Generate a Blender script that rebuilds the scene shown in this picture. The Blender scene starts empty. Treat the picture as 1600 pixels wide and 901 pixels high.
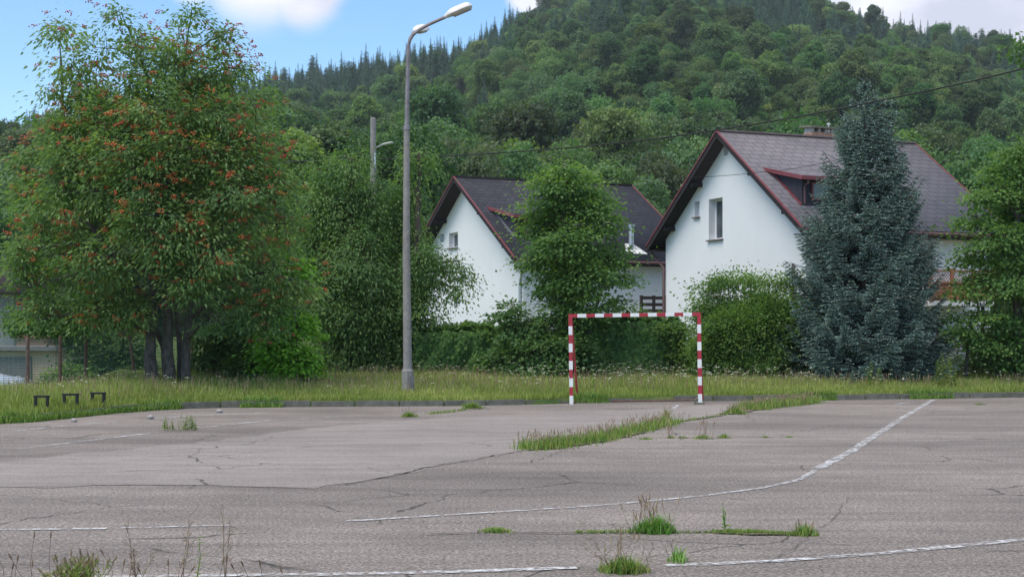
import bpy, bmesh, math, random
import numpy as np
from mathutils import Vector
from mathutils.geometry import tessellate_polygon

S = bpy.context.scene
COL = S.collection
F = 2225.0            # focal length in photo pixels (1600 wide)
EYE = 1.6
HOR = 524.0

# ------------------------------------------------------------------ camera
cam_d = bpy.data.cameras.new('camera')
cam = bpy.data.objects.new('camera', cam_d)
COL.objects.link(cam)
cam.location = (0, 0, EYE)
cam.rotation_euler = (math.radians(90), 0, 0)
cam_d.sensor_width = 36.0
cam_d.lens = F / 1600 * 36
cam_d.shift_y = (HOR - 450.5) / 1600
cam_d.clip_start = 0.1
cam_d.clip_end = 5000
S.camera = cam

# ------------------------------------------------------------------ world and sun
SUN_EL, SUN_AZ = math.radians(60), math.radians(232)
W = bpy.data.worlds.new('World')
S.world = W
W.use_nodes = True
nt = W.node_tree
nt.nodes.clear()
def WN(t, **k):
    n = nt.nodes.new(t)
    for a, b in k.items():
        setattr(n, a, b)
    return n
wl = nt.links.new
sky = WN('ShaderNodeTexSky', sky_type='NISHITA', sun_disc=False, sun_elevation=SUN_EL, sun_rotation=SUN_AZ,
         altitude=300, air_density=1.0, dust_density=0.4, ozone_density=2.2)
hs = WN('ShaderNodeHueSaturation'); hs.inputs['Saturation'].default_value = 1.2; hs.inputs['Value'].default_value = 1.25
wl(sky.outputs[0], hs.inputs['Color'])
tc = WN('ShaderNodeTexCoord')
nz = WN('ShaderNodeTexNoise'); nz.inputs['Scale'].default_value = 5.0; nz.inputs['Detail'].default_value = 7; nz.inputs['Roughness'].default_value = .55
mp = WN('ShaderNodeMapping'); mp.inputs['Scale'].default_value = (1, 1, 2.2)
wl(tc.outputs['Generated'], mp.inputs['Vector']); wl(mp.outputs[0], nz.inputs['Vector'])
# cloud banks: soft lobes around sky directions, broken up by noise
def skydir(px, py):
    return Vector(((px - 800) / F, 1, (HOR - py) / F)).normalized()
acc = None
for px, py, rad in ((400, -62, .052), (475, -22, .034), (300, -50, .03), (1440, -110, .16), (1620, 10, .075), (1330, -10, .05), (640, -40, .016), (830, -14, .022), (1800, -20, .12), (-300, 40, .08)):
    d = WN('ShaderNodeVectorMath', operation='DISTANCE')
    wl(tc.outputs['Generated'], d.inputs[0]); d.inputs[1].default_value = skydir(px, py)
    m = WN('ShaderNodeMapRange'); m.inputs['From Min'].default_value = rad * 1.25; m.inputs['From Max'].default_value = rad * .35
    wl(d.outputs['Value'], m.inputs['Value'])
    if acc is None: acc = m.outputs[0]
    else:
        x = WN('ShaderNodeMath', operation='MAXIMUM'); wl(acc, x.inputs[0]); wl(m.outputs[0], x.inputs[1]); acc = x.outputs[0]
# high up, a broad broken cloud deck outside the picture
sep = WN('ShaderNodeSeparateXYZ'); wl(tc.outputs['Generated'], sep.inputs[0])
up = WN('ShaderNodeMapRange'); up.inputs['From Min'].default_value = .35; up.inputs['From Max'].default_value = .7; up.inputs['To Max'].default_value = .75
wl(sep.outputs['Z'], up.inputs['Value'])
x = WN('ShaderNodeMath', operation='MAXIMUM'); wl(acc, x.inputs[0]); wl(up.outputs[0], x.inputs[1]); acc = x.outputs[0]
a1 = WN('ShaderNodeMath', operation='ADD'); wl(acc, a1.inputs[0]); wl(nz.outputs['Fac'], a1.inputs[1])
mr = WN('ShaderNodeMapRange', interpolation_type='SMOOTHSTEP'); mr.inputs['From Min'].default_value = .72; mr.inputs['From Max'].default_value = 1.22
wl(a1.outputs[0], mr.inputs['Value'])
nz2 = WN('ShaderNodeTexNoise'); nz2.inputs['Scale'].default_value = 9.0; nz2.inputs['Detail'].default_value = 6
wl(mp.outputs[0], nz2.inputs['Vector'])
cr = WN('ShaderNodeMix', data_type='RGBA')
cr.inputs[6].default_value = (4.0, 4.2, 5.0, 1); cr.inputs[7].default_value = (6.3, 6.4, 7.1, 1)
cm = WN('ShaderNodeMapRange'); cm.inputs['From Min'].default_value = .38; cm.inputs['From Max'].default_value = .64
wl(nz2.outputs['Fac'], cm.inputs['Value']); wl(cm.outputs[0], cr.inputs['Factor'])
mx = WN('ShaderNodeMix', data_type='RGBA')
wl(mr.outputs[0], mx.inputs['Factor']); wl(hs.outputs[0], mx.inputs[6]); wl(cr.outputs[2], mx.inputs[7])
bg = WN('ShaderNodeBackground'); bg.inputs['Strength'].default_value = .115
wl(mx.outputs[2], bg.inputs['Color'])
wo = WN('ShaderNodeOutputWorld'); wl(bg.outputs[0], wo.inputs['Surface'])

sd = bpy.data.lights.new('sun', 'SUN')
sun = bpy.data.objects.new('sun', sd); COL.objects.link(sun)
sd.energy = 2.0; sd.angle = math.radians(40); sd.color = (1, .95, .87)
sv = Vector((math.sin(SUN_AZ) * math.cos(SUN_EL), math.cos(SUN_AZ) * math.cos(SUN_EL), math.sin(SUN_EL)))
sun.rotation_euler = sv.to_track_quat('Z', 'Y').to_euler()
sun.location = (-20, -20, 60)

S.view_settings.view_transform = 'Standard'
S.view_settings.look = 'None'
S.view_settings.exposure = 0.66
S.view_settings.gamma = 1
S.render.engine = 'CYCLES'
S.cycles.max_bounces = 8
S.cycles.diffuse_bounces = 6
S.cycles.transmission_bounces = 6
S.cycles.volume_bounces = 0
S.cycles.use_denoising = True

# ------------------------------------------------------------------ helpers
RNG = np.random.default_rng(7)
random.seed(7)
def P(px, py, Y):
    return np.array([(px - 800) / F * Y, Y, EYE + (HOR - py) / F * Y])
def G(px, py, z=0.0):
    Y = (EYE - z) * F / (py - HOR)
    return np.array([(px - 800) / F * Y, Y, z])

def tag(o, label=None, cat=None, group=None, kind=None):
    if label: o['label'] = label
    if cat: o['category'] = cat
    if group: o['group'] = group
    if kind: o['kind'] = kind
    return o
def empty(name, loc, label, cat, group=None):
    o = bpy.data.objects.new(name, None)
    COL.objects.link(o); o.location = [float(v) for v in loc]; o.empty_display_size = .3
    return tag(o, label, cat, group)

def mesh_np(name, V, faces, mat, parent=None, tone=None, smooth=False, world=True):
    """faces: int array (n,k) or list of such arrays; tone: one float per vertex. V is in world space."""
    V = np.asarray(V, dtype=np.float32)
    if parent is not None:
        rt = parent
        while rt.parent is not None: rt = rt.parent
        V = V - np.array(tuple(rt.location), dtype=np.float32)
    fl = faces if isinstance(faces, list) else [faces]
    fl = [np.asarray(f, dtype=np.int32) for f in fl if len(f)]
    me = bpy.data.meshes.new(name)
    me.vertices.add(len(V)); me.vertices.foreach_set('co', V.ravel())
    loops = np.concatenate([f.ravel() for f in fl])
    tot = np.concatenate([np.full(len(f), f.shape[1], np.int32) for f in fl])
    st = np.concatenate([[0], np.cumsum(tot)[:-1]]).astype(np.int32)
    me.loops.add(len(loops)); me.loops.foreach_set('vertex_index', loops)
    me.polygons.add(len(tot)); me.polygons.foreach_set('loop_start', st); me.polygons.foreach_set('loop_total', tot)
    if smooth: me.polygons.foreach_set('use_smooth', np.ones(len(tot), bool))
    me.update(calc_edges=True)
    if tone is not None:
        at = me.attributes.new('tone', 'FLOAT', 'POINT'); at.data.foreach_set('value', np.asarray(tone, np.float32))
    if mat is not None: me.materials.append(mat)
    o = bpy.data.objects.new(name, me); COL.objects.link(o)
    if parent is not None: o.parent = parent
    return o

class MB:
    """small mesh builder; everything in world coordinates"""
    def __init__(s): s.v = []; s.f = []
    def add(s, vs, fs):
        n = len(s.v); s.v += [tuple(float(c) for c in v) for v in vs]; s.f += [tuple(i + n for i in f) for f in fs]
    def box(s, c, sz, ax=None):
        """c centre, sz full sizes along axes ax (3 unit vectors)"""
        c = np.array(c, float); ax = np.eye(3) if ax is None else np.array(ax, float)
        vs = []
        for k in range(8):
            sg = np.array([(k & 1) * 2 - 1, (k >> 1 & 1) * 2 - 1, (k >> 2 & 1) * 2 - 1]) * np.array(sz) / 2
            vs.append(c + sg @ ax)
        s.add(vs, [(0, 2, 3, 1), (4, 5, 7, 6), (0, 1, 5, 4), (2, 6, 7, 3), (0, 4, 6, 2), (1, 3, 7, 5)])
    def beam(s, a, b, w, h, up=(0, 0, 1)):
        a = np.array(a, float); b = np.array(b, float); d = b - a; L = np.linalg.norm(d); d /= L
        up = np.array(up, float); r = np.cross(d, up); r /= np.linalg.norm(r); u = np.cross(r, d)
        s.box((a + b) / 2, (L, w, h), (d, r, u))
    def tube(s, pts, rad, n=10, cap=True):
        pts = [np.array(p, float) for p in pts]; rad = [rad] * len(pts) if np.isscalar(rad) else rad
        vs = []; fs = []
        d0 = pts[1] - pts[0]
        ref = np.array([0, 0, 1.]) if abs(d0[2]) < .9 * np.linalg.norm(d0) else np.array([1., 0, 0])
        for i, p in enumerate(pts):
            d = pts[min(i + 1, len(pts) - 1)] - pts[max(i - 1, 0)]; d /= np.linalg.norm(d)
            r = np.cross(d, ref); r /= np.linalg.norm(r); u = np.cross(r, d)
            for k in range(n):
                t = 2 * math.pi * k / n; vs.append(p + rad[i] * (math.cos(t) * r + math.sin(t) * u))
        for i in range(len(pts) - 1):
            for k in range(n):
                a = i * n + k; b = i * n + (k + 1) % n; fs.append((a, b, b + n, a + n))
        if cap: fs += [tuple(range(n))[::-1], tuple(range((len(pts) - 1) * n, len(pts) * n))]
        s.add(vs, fs)
    def poly(s, pts): s.add(pts, [tuple(range(len(pts)))])
    def build(s, name, mat, parent=None, bevel=0, smooth=False):
        o0 = np.zeros(3)
        if parent is not None:
            p = parent
            while p.parent is not None: p = p.parent
            o0 = np.array(tuple(p.location))
        me = bpy.data.meshes.new(name)
        me.from_pydata([tuple(np.array(v) - o0) for v in s.v], [], s.f)
        bm = bmesh.new(); bm.from_mesh(me); bmesh.ops.recalc_face_normals(bm, faces=bm.faces)
        if bevel: bmesh.ops.bevel(bm, geom=[e for e in bm.edges if len(e.link_faces) == 2 and e.calc_face_angle(0) > .5], offset=bevel, segments=2, affect='EDGES', clamp_overlap=True)
        bm.to_mesh(me); bm.free()
        if smooth:
            me.polygons.foreach_set('use_smooth', np.ones(len(me.polygons), bool))
            try: me.set_sharp_from_angle(angle=math.radians(35))
            except Exception: pass
        me.update()
        if mat is not None: me.materials.append(mat)
        o = bpy.data.objects.new(name, me); COL.objects.link(o)
        if parent is not None: o.parent = parent
        return o

# ------------------------------------------------------------------ materials
class Mat:
    def __init__(s, name, rough=.8, spec=.3, metal=0):
        s.m = bpy.data.materials.new(name); s.m.use_nodes = True; s.t = s.m.node_tree
        s.b = s.t.nodes['Principled BSDF']
        s.b.inputs['Roughness'].default_value = rough; s.b.inputs['Specular IOR Level'].default_value = spec; s.b.inputs['Metallic'].default_value = metal
    def n(s, t, **k):
        q = s.t.nodes.new(t)
        for a, b in k.items():
            if a[0] == '_':
                q.inputs[a[1:].replace('_', ' ')].default_value = b
            else: setattr(q, a, b)
        return q
    def l(s, a, b): s.t.links.new(a, b)
    def noise(s, scale, detail=4, rough=.55, vec=None, dist=0, coord='Object', sc=(1, 1, 1)):
        q = s.n('ShaderNodeTexNoise'); q.inputs['Scale'].default_value = scale; q.inputs['Detail'].default_value = detail
        q.inputs['Roughness'].default_value = rough; q.inputs['Distortion'].default_value = dist
        if vec is None:
            t = s.n('ShaderNodeTexCoord'); m = s.n('ShaderNodeMapping'); m.inputs['Scale'].default_value = sc
            s.l(t.outputs[coord], m.inputs['Vector']); vec = m.outputs[0]
        s.l(vec, q.inputs['Vector']); return q.outputs['Fac']
    def ramp(s, fac, stops, interp='LINEAR'):
        r = s.n('ShaderNodeValToRGB'); r.color_ramp.interpolation = interp
        e = r.color_ramp.elements
        while len(e) < len(stops): e.new(.5)
        for i, (p, c) in enumerate(stops):
            e[i].position = p; e[i].color = (*c, 1) if len(c) == 3 else c
        s.l(fac, r.inputs[0]); return r.outputs[0]
    def mix(s, f, a, b, mode='MIX'):
        q = s.n('ShaderNodeMix', data_type='RGBA', blend_type=mode)
        if hasattr(f, 'links'): s.l(f, q.inputs[0])
        else: q.inputs[0].default_value = f
        for v, i in ((a, 6), (b, 7)):
            if hasattr(v, 'links'): s.l(v, q.inputs[i])
            else: q.inputs[i].default_value = (*v, 1)
        return q.outputs[2]
    def rng(s, v, a, b, c=0, d=1):
        q = s.n('ShaderNodeMapRange'); q.inputs[1].default_value = a; q.inputs[2].default_value = b; q.inputs[3].default_value = c; q.inputs[4].default_value = d
        s.l(v, q.inputs[0]); return q.outputs[0]
    def math(s, op, a, b=0):
        q = s.n('ShaderNodeMath', operation=op)
        for i, v in enumerate((a, b)):
            if hasattr(v, 'links'): s.l(v, q.inputs[i])
            else: q.inputs[i].default_value = v
        return q.outputs[0]
    def col(s, c):
        if hasattr(c, 'links'): s.l(c, s.b.inputs['Base Color'])
        else: s.b.inputs['Base Color'].default_value = (*c, 1)
        return s
    def bump(s, h, strength=.4, dist=.02):
        q = s.n('ShaderNodeBump'); q.inputs['Strength'].default_value = strength; q.inputs['Distance'].default_value = dist
        s.l(h, q.inputs['Height']); s.l(q.outputs[0], s.b.inputs['Normal']); return s

def simple(name, c1, c2, scale=6, rough=.8, spec=.3, metal=0, bump=0, sc=(1, 1, 1), detail=5):
    m = Mat(name, rough, spec, metal)
    f = m.noise(scale, detail, sc=sc)
    m.col(m.ramp(f, [(.3, c1), (.7, c2)]))
    if bump: m.bump(f, bump, .02)
    return m.m

def leaf_mat(name, dark, mid, light, transl=.35, rnd=.0, gloss=.25, rough=.5):
    """leaf: diffuse + translucent + a weak sheen; colour by the per-leaf 'tone' attribute and per-tree random"""
    m = Mat(name, rough, gloss)
    at = m.n('ShaderNodeAttribute', attribute_name='tone')
    c = m.ramp(at.outputs['Fac'], [(0, dark), (.5, mid), (1, light)])
    if rnd:
        oi = m.n('ShaderNodeObjectInfo')
        hsv = m.n('ShaderNodeHueSaturation')
        m.l(m.rng(oi.outputs['Random'], 0, 1, .5 - .045, .5 + .015), hsv.inputs['Hue'])
        r2 = m.math('FRACT', m.math('MULTIPLY', oi.outputs['Random'], 17.31))
        m.l(m.rng(r2, 0, 1, 1 - rnd, 1 + rnd), hsv.inputs['Value'])
        r3 = m.math('FRACT', m.math('MULTIPLY', oi.outputs['Random'], 7.77))
        m.l(m.rng(r3, 0, 1, .75, 1.1), hsv.inputs['Saturation'])
        m.l(c, hsv.inputs['Color']); c = hsv.outputs[0]
    m.col(c)
    tr = m.n('ShaderNodeBsdfTranslucent')
    tcol = m.mix(1.0, c, (1.25, 1.3, .55), 'MULTIPLY')
    m.l(tcol, tr.inputs['Color'])
    ms = m.n('ShaderNodeMixShader'); ms.inputs[0].default_value = transl
    m.l(m.b.outputs[0], ms.inputs[1]); m.l(tr.outputs[0], ms.inputs[2])
    out = m.t.nodes['Material Output']; m.l(ms.outputs[0], out.inputs['Surface'])
    return m.m

M = {}
# foliage
M['rowan'] = leaf_mat('rowan_leaf', (0.07, 0.145, 0.055), (0.15, 0.255, 0.09), (0.32, 0.42, 0.14), 0.5)
M['maple'] = leaf_mat('maple_leaf', (0.055, 0.135, 0.045), (0.13, 0.24, 0.075), (0.28, 0.42, 0.105), 0.5)
M['maple_bright'] = leaf_mat('bright_leaf', (0.1, 0.24, 0.03), (0.19, 0.42, 0.04), (0.32, 0.56, 0.07), .35)
M['vine'] = leaf_mat('vine_leaf', (0.055, 0.13, 0.05), (0.135, 0.24, 0.08), (0.28, 0.39, 0.12), 0.5)
M['hedge'] = leaf_mat('hedge_leaf', (0.075, 0.17, 0.05), (0.155, 0.28, 0.08), (0.27, 0.41, 0.11), 0.5)
M['shrub'] = leaf_mat('shrub_leaf', (0.08, 0.16, 0.05), (0.15, 0.26, 0.075), (0.28, 0.4, 0.11), 0.48)
M['darkbush'] = leaf_mat('dark_leaf', (0.055, 0.13, 0.05), (0.1, 0.19, 0.065), (0.17, 0.28, 0.08), 0.45)
M['spruce'] = leaf_mat('spruce_needle', (0.065, 0.115, 0.105), (0.19, 0.28, 0.25), (0.62, 0.74, 0.69), 0.2, gloss=.2, rough=.6)
M['forest'] = leaf_mat('forest_leaf', (0.045, 0.115, 0.045), (0.1, 0.2, 0.07), (0.21, 0.32, 0.105), 0.45, rnd=.36)
M['conifer'] = leaf_mat('conifer_needle', (0.035, 0.09, 0.065), (0.075, 0.155, 0.1), (0.14, 0.235, 0.135), 0.15, rnd=.25)
M['grass'] = leaf_mat('grass_blade', (0.14, 0.2, 0.045), (0.28, 0.34, 0.085), (0.5, 0.5, 0.19), .35)
M['weed'] = leaf_mat('weed_blade', (0.09, 0.19, 0.035), (0.18, 0.29, 0.06), (0.36, 0.36, 0.12), .3)
M['bright_weed'] = leaf_mat('fresh_grass_blade', (0.08, 0.2, 0.04), (0.14, 0.3, 0.06), (0.26, 0.4, 0.1), .35)
M['dry'] = leaf_mat('dry_stem', (.16, .12, .09), (.26, .19, .13), (.38, .31, .2), .1)
M['seed'] = leaf_mat('seed_head', (0.2, 0.14, 0.09), (0.3, 0.21, 0.13), (0.42, 0.34, 0.2), .1)
M['flower'] = leaf_mat('white_flower', (.62, .62, .5), (.75, .76, .68), (.85, .85, .8), .2)
M['berry'] = leaf_mat('rowan_berry', (0.3, 0.045, 0.02), (0.44, 0.085, 0.025), (0.54, 0.16, 0.04), .05, gloss=.5, rough=.35)
M['bark'] = simple('grey_bark', (.045, .04, .036), (.15, .135, .12), 14, .9, .2, bump=.5, sc=(1, 1, .35))
M['bark_dark'] = simple('dark_bark', (.06, .05, .04), (.14, .115, .09), 9, .9, .2, bump=.5, sc=(1, 1, .35))

# asphalt
def asphalt(name, base, var, seed, smoothf=1.0):
    m = Mat(name, .92, .25)
    v0 = m.n('ShaderNodeTexCoord'); mpn = m.n('ShaderNodeMapping'); mpn.inputs['Location'].default_value = (seed, seed * 2, 0)
    m.l(v0.outputs['Object'], mpn.inputs[0]); v = mpn.outputs[0]
    mb_ = m.n('ShaderNodeMapping'); mb_.inputs['Scale'].default_value = (.5, 1.5, 1); m.l(v, mb_.inputs[0]); big = m.noise(.24, 6, .62, mb_.outputs[0], .8)
    mid = m.noise(1.7, 6, .65, v, .4)
    fine = m.noise(40, 4, .85, v)
    grit = m.n('ShaderNodeTexVoronoi'); grit.inputs['Scale'].default_value = 34; m.l(v, grit.inputs['Vector'])
    b = np.array(base)
    c = m.ramp(big, [(.3, tuple(b * (1 - var))), (.52, tuple(b)), (.72, tuple(b * (1 + var * .8)))])
    c = m.mix(m.rng(mid, .35, .7, 0, .55), c, tuple(b * .8 * (1 - var * .3)))
    med = m.noise(21, 3, .7, v)
    k = smoothf
    g = m.rng(fine, .36, .64, 1 - .8 * k, 1 + .8 * k)
    c = m.mix(1, c, m.mix(1, g, g), 'MULTIPLY')
    g = m.rng(med, .34, .66, 1 - .30 * k, 1 + .25 * k)
    c = m.mix(1, c, m.mix(1, g, g), 'MULTIPLY')
    st = m.n('ShaderNodeTexNoise'); st.inputs['Scale'].default_value = 1.0; st.inputs['Detail'].default_value = 5; st.inputs['Roughness'].default_value = .7
    m2 = m.n('ShaderNodeMapping'); m2.inputs['Scale'].default_value = (.35, 2.6, 1); m2.inputs['Rotation'].default_value = (0, 0, .06); m.l(v, m2.inputs[0]); m.l(m2.outputs[0], st.inputs['Vector'])
    g = m.rng(st.outputs['Fac'], .36, .64, .84, 1.12)
    c = m.mix(1, c, m.mix(1, g, g), 'MULTIPLY')
    pit = m.ramp(grit.outputs['Distance'], [(.0, (.35, .35, .36)), (.12, (1, 1, 1)), (.6, (1.1, 1.1, 1.08))])
    c = m.mix(.8 * k, c, m.mix(1, c, pit, 'MULTIPLY'))
    # meandering cracks
    cv = m.n('ShaderNodeTexVoronoi', feature='DISTANCE_TO_EDGE'); cv.inputs['Scale'].default_value = .33
    wob = m.n('ShaderNodeTexNoise'); wob.inputs['Scale'].default_value = 2.1; wob.inputs['Detail'].default_value = 6; m.l(v, wob.inputs['Vector'])
    addv = m.n('ShaderNodeVectorMath', operation='MULTIPLY_ADD'); m.l(wob.outputs['Color'], addv.inputs[0]); addv.inputs[1].default_value = (.5, .5, 0); m.l(v, addv.inputs[2])
    m.l(addv.outputs[0], cv.inputs['Vector'])
    ck = m.rng(cv.outputs['Distance'], .0015, .006, 1, 0)
    ckm = m.math('MULTIPLY', ck, m.rng(m.noise(.5, 3, .5, v), .48, .56, 0, .8))
    c = m.mix(ckm, c, (.035, .033, .03))
    m.col(c)
    m.bump(m.math('SUBTRACT', m.math('ADD', fine, m.math('MULTIPLY', mid, .5)), m.math('MULTIPLY', ckm, .8)), .55 * smoothf + .2, .012)
    return m.m
M['asphalt'] = asphalt('asphalt', (.230, .198, .176), .40, 0)
M['asphalt_light'] = asphalt('smooth_asphalt', (.27, .236, .214), .14, 13, .45)
def paint():
    m = Mat('worn_paint', .8, .3)
    f = m.noise(14, 6, .75); g = m.noise(2.2, 5, .6)
    wear = m.math('ADD', m.math('MULTIPLY', f, .75), m.math('MULTIPLY', g, .33))
    c = m.ramp(wear, [(.42, (.22, .205, .2)), (.54, (.48, .47, .46)), (.66, (.60, .60, .585))])
    m.col(c)
    alpha = m.rng(wear, .48, .60, .08, .95)
    tr = m.n('ShaderNodeBsdfTransparent'); ms = m.n('ShaderNodeMixShader')
    m.l(alpha, ms.inputs[0]); m.l(tr.outputs[0], ms.inputs[1]); m.l(m.b.outputs[0], ms.inputs[2])
    m.l(ms.outputs[0], m.t.nodes['Material Output'].inputs['Surface'])
    return m.m
M['paint'] = paint()
def soil():
    m = Mat('soil_and_turf', .95, .1)
    f = m.noise(.8, 6, .6); g = m.noise(11, 5, .7)
    c = m.ramp(f, [(.35, (.05, .09, .025)), (.6, (.09, .13, .035)), (.75, (.14, .13, .06))])
    c = m.mix(m.rng(g, .4, .7, 0, .6), c, (.05, .055, .025))
    m.col(c).bump(g, .5, .05); return m.m
M['soil'] = soil()
M['forest_floor'] = simple('forest_floor', (.02, .04, .015), (.04, .06, .02), .1, .95, .1)
def concrete(name, a, b, sc=5):
    m = Mat(name, .9, .25)
    f = m.noise(sc, 7, .7); g = m.noise(45, 3, .7); h = m.noise(1.3, 4)
    c = m.ramp(f, [(.3, a), (.65, b)]); c = m.mix(m.rng(g, .35, .65, 0, .4), c, tuple(np.array(a) * .75))
    c = m.mix(m.rng(h, .55, .75, 0, .5), c, (.10, .11, .06))
    m.col(c).bump(g, .4, .01); return m.m
M['concrete'] = concrete('weathered_concrete', (.27, .26, .235), (.42, .40, .37))
M['kerb'] = concrete('kerb_stone', (.10, .10, .075), (.22, .21, .175))
def render_wall(name, base, dirt):
    m = Mat(name, .9, .2)
    f = m.noise(.6, 6, .6); g = m.noise(60, 3, .6); s = m.noise(2.0, 5, .6, sc=(1.5, 1.5, .25))
    c = m.mix(m.rng(f, .4, .75, 0, .5), base, dirt); c = m.mix(m.rng(s, .55, .8, 0, .35), c, dirt)
    m.col(c).bump(g, .15, .004); return m.m
M['white_wall'] = render_wall('white_render', (.76, .755, .74), (.66, .655, .64))
M['grey_plinth'] = render_wall('plinth_render', (.42, .41, .39), (.3, .29, .27))
M['beige_wall'] = render_wall('beige_render', (.50, .38, .27), (.40, .31, .22))
M['shed_wall'] = render_wall('grey_render', (.40, .40, .40), (.3, .3, .3))
def shingle(name, c1, c2, joint):
    """brick texture laid in the roof's own UV map (metres)"""
    m = Mat(name, .85, .3)
    uv = m.n('ShaderNodeUVMap')
    br = m.n('ShaderNodeTexBrick'); br.inputs['Scale'].default_value = 1
    br.inputs['Mortar Size'].default_value = .022; br.inputs['Brick Width'].default_value = .42; br.inputs['Row Height'].default_value = .30
    br.inputs['Color1'].default_value = (*c1, 1); br.inputs['Color2'].default_value = (*c2, 1); br.inputs['Mortar'].default_value = (*joint, 1)
    br.inputs['Mortar Smooth'].default_value = .3
    m.l(uv.outputs[0], br.inputs['Vector'])
    f = m.noise(.7, 5, .6); g = m.noise(25, 3, .7)
    c = m.mix(1, br.outputs['Color'], m.ramp(f, [(.3, (.85, .85, .85)), (.7, (1.12, 1.1, 1.1))]), 'MULTIPLY')
    c = m.mix(1, c, m.ramp(g, [(.3, (.85, .85, .85)), (.7, (1.12, 1.12, 1.12))]), 'MULTIPLY')
    m.col(c)
    m.bump(m.math('SUBTRACT', 1, br.outputs['Fac']), .6, .02); return m.m
M['roof_brown'] = shingle('brown_shingle', (.155, .144, .157), (.176, .163, .176), (.105, .097, .106))
M['roof_black'] = shingle('black_shingle', (.028, .029, .037), (.040, .041, .052), (.015, .015, .02))
M['soffit'] = simple('dark_boards', (.018, .015, .016), (.035, .028, .028), 12, .8, sc=(1, 1, 1))
M['red_trim'] = simple('red_brown_metal', (.17, .035, .042), (.22, .055, .058), 3, .5, .4)
M['brown_pipe'] = simple('brown_pipe', (.09, .045, .045), (.13, .06, .058), 4, .5, .4)
M['dark_clad'] = simple('dark_cladding', (.03, .03, .04), (.05, .048, .06), 4, .7)
M['zinc'] = simple('zinc', (.42, .44, .46), (.60, .62, .64), 3, .35, .5, .7)
M['white_frame'] = simple('white_frame', (.72, .72, .72), (.8, .8, .8), 3, .5)
M['reveal'] = simple('reveal', (.62, .62, .62), (.7, .7, .7), 4, .8)
def glass():
    m = Mat('window_glass', .06, .8); m.col(m.ramp(m.noise(1.2, 2), [(.35, (.03, .04, .045)), (.65, (.10, .12, .13))])); return m.m
M['glass'] = glass()
M['curtain'] = simple('curtain', (.42, .42, .42), (.6, .6, .6), 8, .9, sc=(6, 6, .4))
M['stone_sill'] = simple('sill', (.16, .12, .11), (.22, .17, .16), 8, .6)
M['lamp_pole'] = concrete('spun_concrete', (.19, .18, .168), (.32, .30, .28), 8)
M['steel'] = simple('grey_steel', (.16, .14, .145), (.27, .25, .25), 6, .5, .4, .3)
M['lamp_white'] = simple('lamp_housing', (.60, .575, .53), (.78, .76, .72), 5, .4, .4)
M['diffuser'] = simple('lamp_diffuser', (.33, .30, .27), (.45, .42, .39), 5, .3, .5)
def stripe(name, a, b, chip):
    m = Mat(name, .55, .4); f = m.noise(30, 6, .75); g = m.noise(3, 4)
    c = m.mix(m.rng(g, .35, .7, 0, .6), a, b); c = m.mix(m.rng(f, .66, .7, 0, 1), c, chip); m.col(c); return m.m
M['goal_red'] = stripe('goal_red_paint', (.40, .028, .045), (.33, .03, .045), (.22, .07, .05))
M['goal_white'] = stripe('goal_white_paint', (.78, .78, .76), (.70, .70, .68), (.42, .34, .3))
M['goal_rear'] = stripe('goal_rear_paint', (.30, .035, .04), (.36, .06, .045), (.3, .09, .05))
M['black_metal'] = simple('black_painted_metal', (.012, .012, .014), (.03, .03, .032), 12, .5)
M['rust'] = simple('rusty_post', (.12, .06, .045), (.24, .13, .10), 12, .9)
M['cable'] = simple('black_cable', (.012, .014, .014), (.02, .022, .022), 5, .6)
M['wood_red'] = simple('red_brown_wood', (.32, .13, .08), (.42, .19, .12), 5, .7, sc=(1, 1, 6))
M['wood_dark'] = simple('dark_wood', (.035, .025, .022), (.06, .045, .04), 5, .7, sc=(1, 1, 6))
M['grey_board'] = simple('grey_board', (.12, .115, .11), (.2, .19, .18), 4, .8, sc=(1, 1, 6))
M['brick'] = simple('old_brick', (.28, .15, .10), (.42, .26, .18), 9, .9)
M['stone'] = simple('rubble_stone', (.24, .22, .205), (.38, .35, .33), 14, .9, bump=.4)
M['car_paint'] = simple('silver_paint', (.50, .52, .55), (.56, .58, .6), 2, .25, .5, .3)
M['car_glass'] = simple('car_glass', (.02, .025, .03), (.04, .045, .05), 2, .08, .7)
M['rubber'] = simple('rubber', (.02, .02, .02), (.035, .035, .035), 20, .9)
M['lamp_red'] = simple('tail_lamp', (.35, .02, .02), (.45, .03, .03), 5, .2, .6)

# ------------------------------------------------------------------ ground, kerb line
KPX = [(0, 661), (57, 658), (120, 651.5), (189, 644), (250, 639.8), (314, 637), (450, 635.4), (600, 634.6), (720, 634), (860, 631.2), (900, 629), (1000, 627.5), (1110, 626.5), (1265, 625), (1600, 620.6)]
KP = [tuple(G(a, b)[:2]) for a, b in KPX]
KX = np.array([-300, -40, -14, -11.5, -10.2] + [k[0] for k in KP] + [30, 60, 300])
KY = np.array([10, 15, 20, 23, 24.8] + [k[1] for k in KP] + [38.2, 40, 45])
def curb_y(x): return np.interp(x, KX, KY)
OFFS = np.array([0, .2, 1, 3, 6, 9, 12, 18, 26, 40, 120])
OZ = np.array([.10, .115, .125, .17, .25, .33, .40, .62, 1.0, 1.3, 1.5])
def fbm(x, y, s, seed=0):
    r = np.zeros_like(x, dtype=float); rg = np.random.default_rng(seed)
    for k in range(7):
        a = rg.uniform(0, 2 * math.pi); f = 2 * math.pi / s * rg.uniform(.6, 1.9); p = rg.uniform(0, 6.28)
        r += np.sin((x * math.cos(a) + y * math.sin(a)) * f + p) / (1 + .3 * k)
    return r / 3.2
SKX = np.array([-1200, -600, -200, 0, 200, 400, 450, 520, 600, 640, 700, 745, 800, 870, 950, 1080, 1180, 1289, 1330, 1400, 1500, 1560, 1600, 1900, 2600])
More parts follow.
